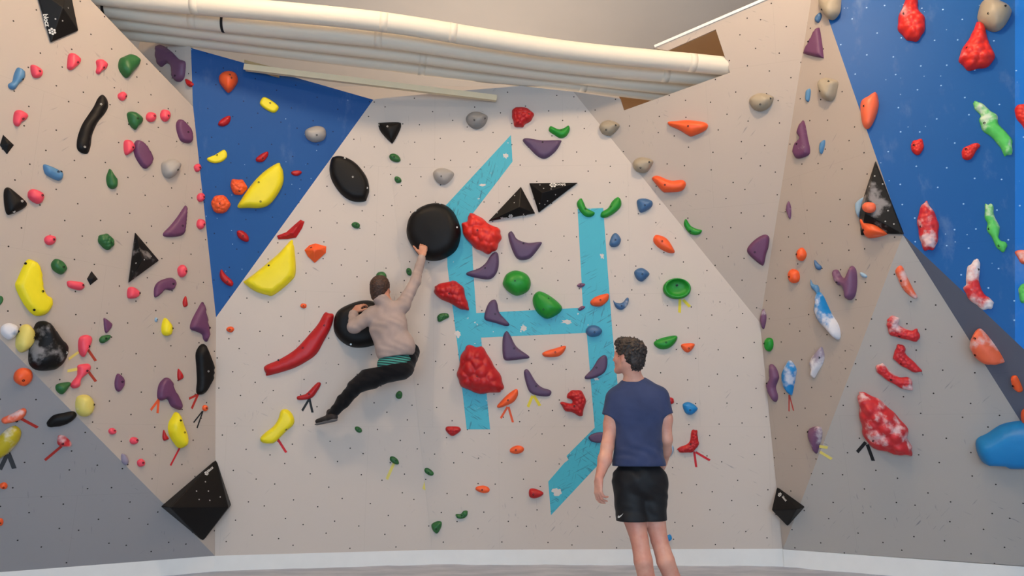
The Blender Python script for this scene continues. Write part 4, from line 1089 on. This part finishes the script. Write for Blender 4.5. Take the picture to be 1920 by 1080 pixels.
def flesh(name, sdf, mat, parent):
    V, Fc = sdf.build(); me = bpy.data.meshes.new(name)
    me.vertices.add(len(V)); me.vertices.foreach_set('co', (V - np.array(parent.location)).astype(np.float32).ravel() if parent else V.astype(np.float32).ravel())
    me.loops.add(len(Fc) * 4); me.loops.foreach_set('vertex_index', Fc.astype(np.int32).ravel())
    me.polygons.add(len(Fc)); me.polygons.foreach_set('loop_start', np.arange(0, len(Fc) * 4, 4, dtype=np.int32))
    me.polygons.foreach_set('loop_total', np.full(len(Fc), 4, np.int32)); me.polygons.foreach_set('use_smooth', [True] * len(Fc))
    me.update(calc_edges=True); me.validate()
    me.materials.append(mat); o = bpy.data.objects.new(name, me); COL.objects.link(o)
    if parent: o.parent = parent
    return o
def folds(amp, freq, seed, direction=(0, 0, 1), region=None):
    def f(D, X, Y, Z):
        a = X * freq * 1.0 + Z * freq * .55 + seed; b = Z * freq * 1.25 - X * freq * .35 + Y * freq * .5
        n = np.sin(a + 1.7 * np.sin(b * .6 + seed)) * np.sin(b + 1.3 * np.sin(a * .7)) + .5 * np.sin(2.3 * a + 1.1 * b + 2 * np.sin(b * .8))
        wgt = region(X, Y, Z) if region else 1
        return D + (amp * n * wgt).astype(np.float32) * (np.abs(D) < .03)
    return f
def clip_plane(p, n):
    n = np.array(n, float); n /= np.linalg.norm(n); p = np.array(p, float)
    return lambda D, X, Y, Z: np.maximum(D, ((X - p[0]) * n[0] + (Y - p[1]) * n[1] + (Z - p[2]) * n[2]).astype(np.float32))
def curls(amp, fr, seed=0):
    return lambda D, X, Y, Z: D + (amp * (np.sin(X * fr + 2 * np.sin(Z * fr * .7 + seed)) * np.sin(Y * fr * .9 + 2 * np.sin(X * fr * .6)) * np.sin(Z * fr * 1.1 + 2 * np.sin(Y * fr * .8 + seed)))).astype(np.float32)

def skin_mat(name, col, blush):
    t = NT(name); ob = t.coord('Object')
    c = t.mix(t.step(t.noise(ob, 7, 4, .6), .35, .7), srgb(col), srgb(blush))
    t.l(c, t.b.inputs['Base Color']); t.b.inputs['Roughness'].default_value = .5
    t.b.inputs['Subsurface Weight'].default_value = .12; t.b.inputs['Subsurface Radius'].default_value = (.012, .005, .003)
    t.bump(t.noise(ob, 180, 3), .0012, .4); return t.m
def cloth_mat(name, col, var=.8, rough=.9, sheen=.3, bump=.0008, spec=.15):
    t = NT(name); ob = t.coord('Object')
    c = t.mix(t.step(t.noise(ob, 6, 4), .3, .75), srgb(col), srgb(tuple(int(v * var) for v in col)))
    t.l(c, t.b.inputs['Base Color']); t.b.inputs['Roughness'].default_value = rough
    t.b.inputs['Specular IOR Level'].default_value = spec; t.b.inputs['Sheen Weight'].default_value = sheen * .3
    t.bump(t.noise(ob, 420, 2), bump, .6); return t.m
def hair_mat(name, col, hi, sc):
    t = NT(name); ob = t.coord('Object')
    c = t.mix(t.step(t.noise(ob, sc, 4, .65), .4, .68), srgb(col), srgb(hi))
    t.l(c, t.b.inputs['Base Color']); t.b.inputs['Roughness'].default_value = .55
    t.bump(t.noise(ob, sc * 3, 4), .004, .9); return t.m

def hand(S, wrist, d, palmn, side, curl=.35, size=1.0, fingers=None, thumb_d=None):
    """palm, five jointed fingers of different length. d: wrist to knuckles, palmn: direction the palm faces, side: towards the thumb"""
    d = np.array(d, float); d /= np.linalg.norm(d); pn = np.array(palmn, float); pn -= d * (pn @ d); pn /= np.linalg.norm(pn)
    sd = np.cross(d, pn); sd = sd if sd @ np.array(side, float) > 0 else -sd
    w = np.array(wrist, float); L = .088 * size
    S.cone(w, w + d * .03 * size, .024 * size, .027 * size, .012, flat=(pn, .72))
    for k, u in enumerate((.026, .009, -.009, -.026)):
        S.cone(w + d * .018 * size + sd * u * .75 * size, w + d * L + sd * u * size - d * (0, 0, .004, .012)[k] * size, .015 * size, .0115 * size, .010, flat=(pn, .85))
    lens = ((.042, .026, .021), (.046, .029, .022), (.042, .027, .021), (.033, .020, .019))
    for k, u in enumerate((.027, .009, -.009, -.026)):
        p = w + d * (L - (.0, 0, .004, .012)[k] * size) + sd * u * size
        c = (fingers[k] if fingers else (curl, curl * 1.1, curl * 1.2, curl * 1.35)[k]); ang = 0; dd = d + sd * u * 2.2
        for j, l in enumerate(lens[k]):
            ang += c * (1, 1.25, .8)[j]; v = dd * math.cos(ang) + pn * math.sin(ang); q = p + v * l * size
            S.cone(p, q, (.0098, .0088, .008)[j] * size, (.0088, .008, .0072)[j] * size, .004); p = q
    b = w + d * .022 * size + sd * .022 * size; td = np.array(thumb_d, float) if thumb_d is not None else d * .75 + sd * .6 + pn * .35
    td /= np.linalg.norm(td)
    S.cone(b, b + td * .044 * size, .0155 * size, .0115 * size, .010); m = b + td * .044 * size
    v = td * .95 + d * .25; v /= np.linalg.norm(v); S.cone(m, m + v * .030 * size, .0110 * size, .0095 * size, .004)
    S.cone(m + v * .030 * size, m + v * .030 * size + (v + pn * .2) * .022 * size, .0098 * size, .008 * size, .004)

def head(S, c, f, up=(0, 0, 1), s=1.0, ears=True):
    """skull, brow, eye sockets, nose, lips, chin, jaw, ears. c centre of the skull, f where the face looks"""
    R = ellR(f, up); rt, fw, u = R; c = np.array(c, float)
    P = lambda x, y, z: c + (rt * x + fw * y + u * z) * s
    S.ell(P(0, -.012, .018), np.array((.073, .092, .088)) * s, .02, R)
    S.ell(P(0, .020, -.030), np.array((.060, .070, .080)) * s, .03, R)
    S.cone(P(-.045, -.005, -.055), P(-.012, .068, -.098), .022 * s, .018 * s, .02); S.cone(P(.045, -.005, -.055), P(.012, .068, -.098), .022 * s, .018 * s, .02)
    S.cone(P(-.03, .078, .018), P(.03, .078, .018), .012 * s, .012 * s, .015)
    for sx in (-1, 1):
        S.ell(P(sx * .031, .092, -.001), np.array((.016, .012, .011)) * s, .010, R, sub=True)
        S.ell(P(sx * .031, .077, -.001), np.array((.0125, .0125, .0125)) * s, .003, R)
        S.ell(P(sx * .040, .062, -.030), np.array((.022, .02, .02)) * s, .02, R)
    S.cone(P(0, .088, .008), P(0, .106, -.030), .008 * s, .011 * s, .010); S.ell(P(-.010, .098, -.034), np.array((.008, .010, .007)) * s, .006, R); S.ell(P(.010, .098, -.034), np.array((.008, .010, .007)) * s, .006, R)
    S.cone(P(-.018, .084, -.058), P(.018, .084, -.058), .006 * s, .006 * s, .008); S.cone(P(-.014, .083, -.068), P(.014, .083, -.068), .007 * s, .007 * s, .008)
    S.ell(P(0, .076, -.098), np.array((.02, .018, .016)) * s, .02, R)
    if ears:
        for sx in (-1, 1):
            S.ell(P(sx * .076, -.008, -.012), np.array((.009, .017, .030)) * s, .008, R); S.ell(P(sx * .085, -.006, -.008), np.array((.005, .008, .014)) * s, .004, R, sub=True)
            S.ell(P(sx * .073, -.002, -.038), np.array((.007, .009, .010)) * s, .008, R)

# ---------------------------------------------------------------- standing man
def standing_man():
    def q(x, y, Y=4.88): return np.array(atY(x, y, Y))
    root = empty('person', (0.95, 4.93, 0)); tag(root, 'standing man in navy t-shirt and black shorts watching from the mat', 'person')
    f = np.array((-.76, .64, .12)); R = ellR(f); hc = q(1178, 668, 4.86)
    B = Sdf(.0052); head(B, hc, f, s=1.0)
    nb = q(1189, 722, 4.90)
    B.cone(hc + np.array((.012, -.028, -.055)), nb, .054, .062, .03)
    shl, shr = q(1156, 748, 4.90), q(1234, 744, 4.90)
    B.cone(nb, shl, .052, .052, .05); B.cone(nb, shr, .052, .052, .05)
    B.ell(q(1196, 775, 4.88), (.145, .092, .17), .04); B.ell(q(1199, 850, 4.89), (.125, .085, .15), .04); B.ell(q(1199, 900, 4.90), (.135, .09, .11), .03)
    # left arm
    el = q(1139, 836, 4.86); wr = q(1123, 897, 4.78)
    B.chain([shl, q(1147, 795, 4.90), el], [.052, .050, .040], .03); B.chain([el, q(1134, 862, 4.83), wr], [.041, .043, .026], .02)
    B.ell(q(1150, 775, 4.88), (.05, .052, .07), .03)
    hand(B, wr, (-.08, -.05, -1), (.55, .35, -.1), (-.3, 1, 0), curl=.42, size=1.0, thumb_d=(.12, .5, -.85))
    # right arm, hand in front of the hip
    er = q(1249, 824, 4.90); wr2 = q(1244, 868, 5.08)
    B.chain([shr, q(1246, 785, 4.90), er], [.052, .048, .039], .03); B.chain([er, q(1248, 845, 4.98), wr2], [.039, .038, .026], .02)
    hand(B, wr2, (-.25, .55, -.75), (-.8, .1, -.3), (.1, .9, .4), curl=.5, size=1.0)
    # legs
    hl, hr = q(1180, 905, 4.92), q(1222, 905, 4.92)
    kl, kr = q(1199, 1012, 4.86), q(1236, 1012, 4.90)
    al, ar = np.array((.905, 4.90, .085)), np.array((1.105, 4.94, .085))
    al = q(1221, 1134, 4.90); ar = q(1280, 1128, 4.96)
    B.chain([hl, q(1188, 965, 4.90), kl], [.088, .076, .055], .012); B.chain([hr, q(1226, 965, 4.92), kr], [.086, .072, .053], .012)
    B.chain([kl, q(1206, 1052, 4.84), q(1213, 1088, 4.86), al], [.054, .057, .053, .034], .012)
    B.chain([kr, q(1248, 1052, 4.87), q(1262, 1088, 4.90), ar], [.053, .056, .052, .034], .012)
    for a in (al, ar):
        B.cone(a, np.array((a[0], a[1] - .03, .045)), .035, .035, .02); B.cone(np.array((a[0], a[1] - .03, .04)), np.array((a[0] - .01, a[1] + .16, .032)), .036, .03, .02)
    flesh('body', B, skin_mat('skin_fair', (214, 158, 136), (200, 132, 112)), root)
    # t-shirt
    T = Sdf(.005)
    T.ell(q(1195, 768, 4.88), (.178, .120, .20), .06); T.ell(q(1197, 835, 4.88), (.155, .115, .19), .06); T.ell(q(1198, 872, 4.89), (.168, .130, .13), .05)
    top = q(1189, 716, 4.90)
    T.cone(q(1189, 722, 4.90), shl, .060, .062, .05); T.cone(q(1189, 722, 4.90), shr, .060, .062, .05)
    dl = np.array(q(1143, 800, 4.90)) - shl; T.cone(shl, shl + dl * 1.05, .064, .072, .035, cut=(q(1146, 782, 4.90), dl + np.array((-.02, 0, -.02))))
    dr = np.array(q(1250, 800, 4.90)) - shr; T.cone(shr, shr + dr * 1.05, .062, .067, .035, cut=(q(1248, 778, 4.90), dr))
    T.cone(hc + np.array((.012, -.02, -.03)), nb, .060, .066, .02, sub=True)
    zh = q(1198, 873, 4.78)[2]
    T.post += [folds(.003, 30, 1.0, region=lambda X, Y, Z: .25 + .9 * np.clip((zh + .22 - Z) / .2, 0, 1)), clip_plane((0, 0, zh - .006), (0, 0, -1))]
    flesh('t_shirt', T, cloth_mat('navy_cotton', (60, 70, 104), .86), root)
    # shorts
    H = Sdf(.005)
    H.ell(q(1199, 900, 4.90), (.170, .130, .14), .05)
    H.chain([hl, q(1186, 978, 4.90), q(1188, 990, 4.89)], [.108, .100, .101], .02); H.chain([hr, q(1221, 978, 4.93), q(1222, 990, 4.93)], [.108, .094, .094], .02)
    zt = q(1198, 870, 4.80)[2]; zb = q(1190, 978, 4.85)[2]
    H.post += [folds(.0032, 26, 4.0), clip_plane((0, 0, zt), (0, 0, 1)), clip_plane((0, 0, zb), (0, 0, -1))]
    so = flesh('shorts', H, cloth_mat('black_polyester', (17, 16, 19), .8, .6, .1, spec=.35), root)
    so['label'] = 'black athletic shorts with a small white tick'
    # white tick mark on the left leg of the shorts
    me = so.data; bm = bmesh.new(); bm.from_mesh(me); bm.transform(Matrix.Translation(root.location)); bv = BVHTree.FromBMesh(bm)
    tick = [(1158.5, 969), (1160, 966.5), (1162, 967.5), (1165.5, 965.5), (1169, 962.5), (1166, 967), (1162.5, 970.5), (1159.5, 971.5)]
    V = []
    for x, y in tick:
        h = bv.ray_cast(O, ray(x, y).normalized())
        V.append((h[0] + h[1] * .002 - ray(x, y).normalized() * .002) if h[0] else None)
    if all(v is not None for v in V):
        tk = link('white_tick', [v - root.location for v in V], [tuple(range(len(V)))], FONTMAT); tk.parent = so
    bm.free()
    # curly dark hair
    Hh = Sdf(.0042); rt, fw, u = R
    P_ = lambda x, y, z: hc + rt * x + fw * y + u * z
    Hh.ell(P_(0, -.018, .040), (.090, .104, .084), .02, R); Hh.ell(P_(0, -.050, -.010), (.078, .066, .085), .02, R); Hh.ell(P_(0, .045, .085), (.062, .05, .038), .03, R)
    Hh.ell(P_(0, -.058, -.062), (.055, .036, .035), .02, R)
    Hh.ell(P_(0, .105, -.025), (.10, .075, .085), .02, R, sub=True)
    for sx in (-1, 1): Hh.ell(P_(sx * .088, .018, -.045), (.03, .045, .05), .012, R, sub=True)
    Hh.post += [curls(.010, 125, 1.0), curls(.004, 260, 2.0)]
    flesh('hair', Hh, hair_mat('dark_curls', (34, 27, 24), (66, 50, 42), 40), root)
    # shoes, mostly below the frame
    for i, a in enumerate((al, ar)):
        Sh = Sdf(.006); x, y = a[0], a[1]
        Sh.cone((x, y - .035, .055), (x - .008, y + .15, .045), .052, .042, .02, flat=((0, 0, 1), .8)); Sh.cone((x, y - .02, .05), (x, y - .02, .10), .048, .046, .02)
        Sh.post += [clip_plane((0, 0, .002), (0, 0, -1)), clip_plane((0, 0, .115), (0, 0, 1))]
        flesh('shoe', Sh, cloth_mat('shoe_grey', (70, 70, 76), .8), root)
standing_man()

# ---------------------------------------------------------------- climber
def climber():
    def q(x, y, Y=6.36): return np.array(atY(x, y, Y))
    root = empty('person', tuple(q(738, 690, 6.4))); tag(root, 'climber in beige long-sleeved top and black trousers hanging on the two big black discs', 'person')
    f = np.array((.30, .92, .22)); R = ellR(f, (.12, 0, 1)); hc = q(714, 541, 6.34)
    shl, shr = q(699, 589, 6.35), q(754, 574, 6.36); nb = q(728, 576, 6.34)
    el = q(664, 613, 6.32); wl = q(663, 586, 6.50)
    er = q(779, 527, 6.42); wr = q(792, 479, 6.50)
    ch, wa, hp = q(728, 612, 6.36), q(738, 652, 6.38), q(741, 688, 6.40)
    spine = (ch - hp) / np.linalg.norm(ch - hp); RT = ellR((0.05, 1, 0), spine)
    kl, al = q(668, 724, 6.46), q(623, 776, 6.60); kr, ar = q(771, 660, 6.62), q(757, 696, 6.70)
    hl, hr = q(725, 697, 6.41), q(755, 690, 6.42)
    B = Sdf(.0052); head(B, hc, f, (.12, 0, 1), s=.98)
    B.cone(hc + np.array((.01, -.02, -.05)), nb, .052, .060, .03)
    B.cone(nb, shl, .040, .044, .03); B.cone(nb, shr, .040, .044, .03)
    B.ell(ch, (.145, .095, .18), .05, RT); B.ell(wa, (.125, .09, .14), .05, RT); B.ell(hp, (.145, .10, .11), .05, RT)
    B.chain([shl, el], [.048, .036], .02); B.chain([el, wl], [.036, .025], .02)
    B.chain([shr, er], [.048, .036], .02); B.chain([er, wr], [.036, .024], .02)
    hand(B, wr, (.02, .22, 1), (.05, 1, -.15), (-1, 0, 0), curl=.25, size=1.02, fingers=(.65, .8, .85, .9), thumb_d=(-.75, .1, .7))
    hand(B, wl, (.30, .35, .55), (.1, .6, -.9), (1, 0, .2), curl=.45, size=1.02)
    B.chain([hl, kl, al], [.08, .052, .034], .02); B.chain([hr, kr, ar], [.08, .052, .034], .02)
    flesh('body', B, skin_mat('skin_warm', (204, 150, 122), (184, 122, 98)), root)
    T = Sdf(.005)
    T.ell(ch, (.168, .115, .20), .05, RT); T.ell(wa, (.160, .118, .17), .05, RT); T.ell(q(758, 648, 6.38), (.092, .10, .10), .05)
    T.cone(nb - np.array((0, 0, .02)), shl, .056, .060, .05); T.cone(nb - np.array((0, 0, .02)), shr, .056, .062, .05)
    T.chain([shl, el], [.066, .058], .025); T.chain([el, wl - (wl - el) * .06], [.052, .042], .02, cut=(wl - (wl - el) * .05, wl - el))
    T.chain([shr, er], [.062, .047], .025); T.chain([er, wr], [.047, .034], .02, cut=(wr - (wr - er) * .03, wr - er))
    T.cone(nb - np.array((0, 0, .02)), hc + np.array((.012, -.022, -.098)), .070, .066, .02)
    hem0 = q(701, 672, 6.28); hem1 = q(765, 663, 6.28)
    up = np.cross(hem1 - hem0, np.array((0, 1., 0))); up = up if up[2] > 0 else -up
    T.post += [folds(.003, 27, 2.0), clip_plane(hem0, -up)]
    flesh('long_sleeved_top', T, cloth_mat('beige_jersey', (176, 156, 148), .88), root)
    # striped waistband of the underwear
    wb = NT('teal_stripes'); ob = wb.coord('Object'); sx = wb.n('ShaderNodeSeparateXYZ'); wb.l(wb.mapping(ob, (1, 1, 1), (0, math.radians(-7), 0)), sx.inputs[0])
    st = wb.math('GREATER_THAN', wb.math('FRACT', wb.math('MULTIPLY', sx.outputs[2], 48.0)), .42)
    wb.l(wb.mix(st, srgb((24, 40, 44)), srgb((66, 150, 136))), wb.b.inputs['Base Color']); wb.b.inputs['Roughness'].default_value = .8
    W = Sdf(.005); W.ell(q(739, 680, 6.395), (.148, .108, .10), .02, RT); W.post += [clip_plane(q(703, 690, 6.28), -up), clip_plane(hem0 + up / np.linalg.norm(up) * .02, up)]
    wo = flesh('underwear_waistband', W, wb.m, root); wo['label'] = 'teal striped waistband showing above the trousers'
    H = Sdf(.005)
    H.ell(q(741, 692, 6.40), (.155, .118, .10), .04, RT); H.ell(q(752, 692, 6.36), (.085, .085, .075), .04)
    H.chain([hl, q(694, 709, 6.43), kl], [.098, .092, .068], .03); H.chain([kl, q(644, 752, 6.54), al], [.064, .058, .042], .02)
    H.chain([hr, kr], [.095, .078], .03); H.chain([q(758, 668, 6.42), q(768, 672, 6.45)], [.06, .06], .03); H.chain([kr, ar], [.062, .045], .02)
    wt = q(703, 687, 6.28)
    H.post += [folds(.003, 28, 6.0), clip_plane(al + (al - kl) * .04, al - kl)]
    # open the top so the waistband shows: cut only near the waist
    def waist(D, X, Y, Z):
        nrm = up / np.linalg.norm(up); pl = (X - wt[0]) * nrm[0] + (Y - wt[1]) * nrm[1] + (Z - wt[2]) * nrm[2]
        m = (X < q(766, 670, 6.4)[0]); return np.where(m, np.maximum(D, pl.astype(np.float32)), D)
    H.post.append(waist)
    flesh('trousers', H, cloth_mat('black_stretch', (21, 19, 22), .8, .8), root)
    Hh = Sdf(.0042); rt, fw, u = R; P_ = lambda x, y, z: hc + rt * x + fw * y + u * z
    Hh.ell(P_(0, -.020, .030), (.083, .098, .088), .02, R); Hh.ell(P_(0, -.045, -.02), (.072, .066, .085), .02, R); Hh.ell(P_(0, -.058, -.075), (.052, .036, .035), .02, R)
    Hh.ell(P_(0, .105, -.03), (.10, .075, .085), .02, R, sub=True)
    for s_ in (-1, 1): Hh.ell(P_(s_ * .088, .012, -.04), (.028, .04, .045), .012, R, sub=True)
    Hh.post += [curls(.004, 150, 3.0), curls(.002, 320, 2.0)]
    flesh('hair', Hh, hair_mat('brown_hair', (52, 32, 23), (84, 54, 38), 60), root)
    # climbing shoes
    def shoe(a, toe, up_):
        a = np.array(a); toe = np.array(toe); d = toe - a; d /= np.linalg.norm(d); u_ = np.array(up_, float); u_ -= d * (u_ @ d); u_ /= np.linalg.norm(u_)
        Sh = Sdf(.0045); L = np.linalg.norm(toe - a)
        Sh.cone(a - d * .03, a + d * (L - .03), .042, .026, .02, flat=(u_, .85)); Sh.cone(a, a + u_ * .045, .036, .034, .02)
        o = flesh('shoe', Sh, cloth_mat('shoe_brown', (58, 50, 48), .7, .6), root)
        So = Sdf(.0045); So.cone(a - d * .032 - u_ * .030, a + d * (L - .02) - u_ * .024, .036, .026, .01, flat=(u_, .38))
        g = flesh('sole', So, plain('sole_rubber', (112, 108, 108), .7), root); g.parent = o
    shoe(q(620, 783, 6.60), q(592, 791, 6.70), (.15, -.1, 1))
    shoe(q(757, 700, 6.70), q(750, 706, 6.82), (.1, -.1, 1))
climber()
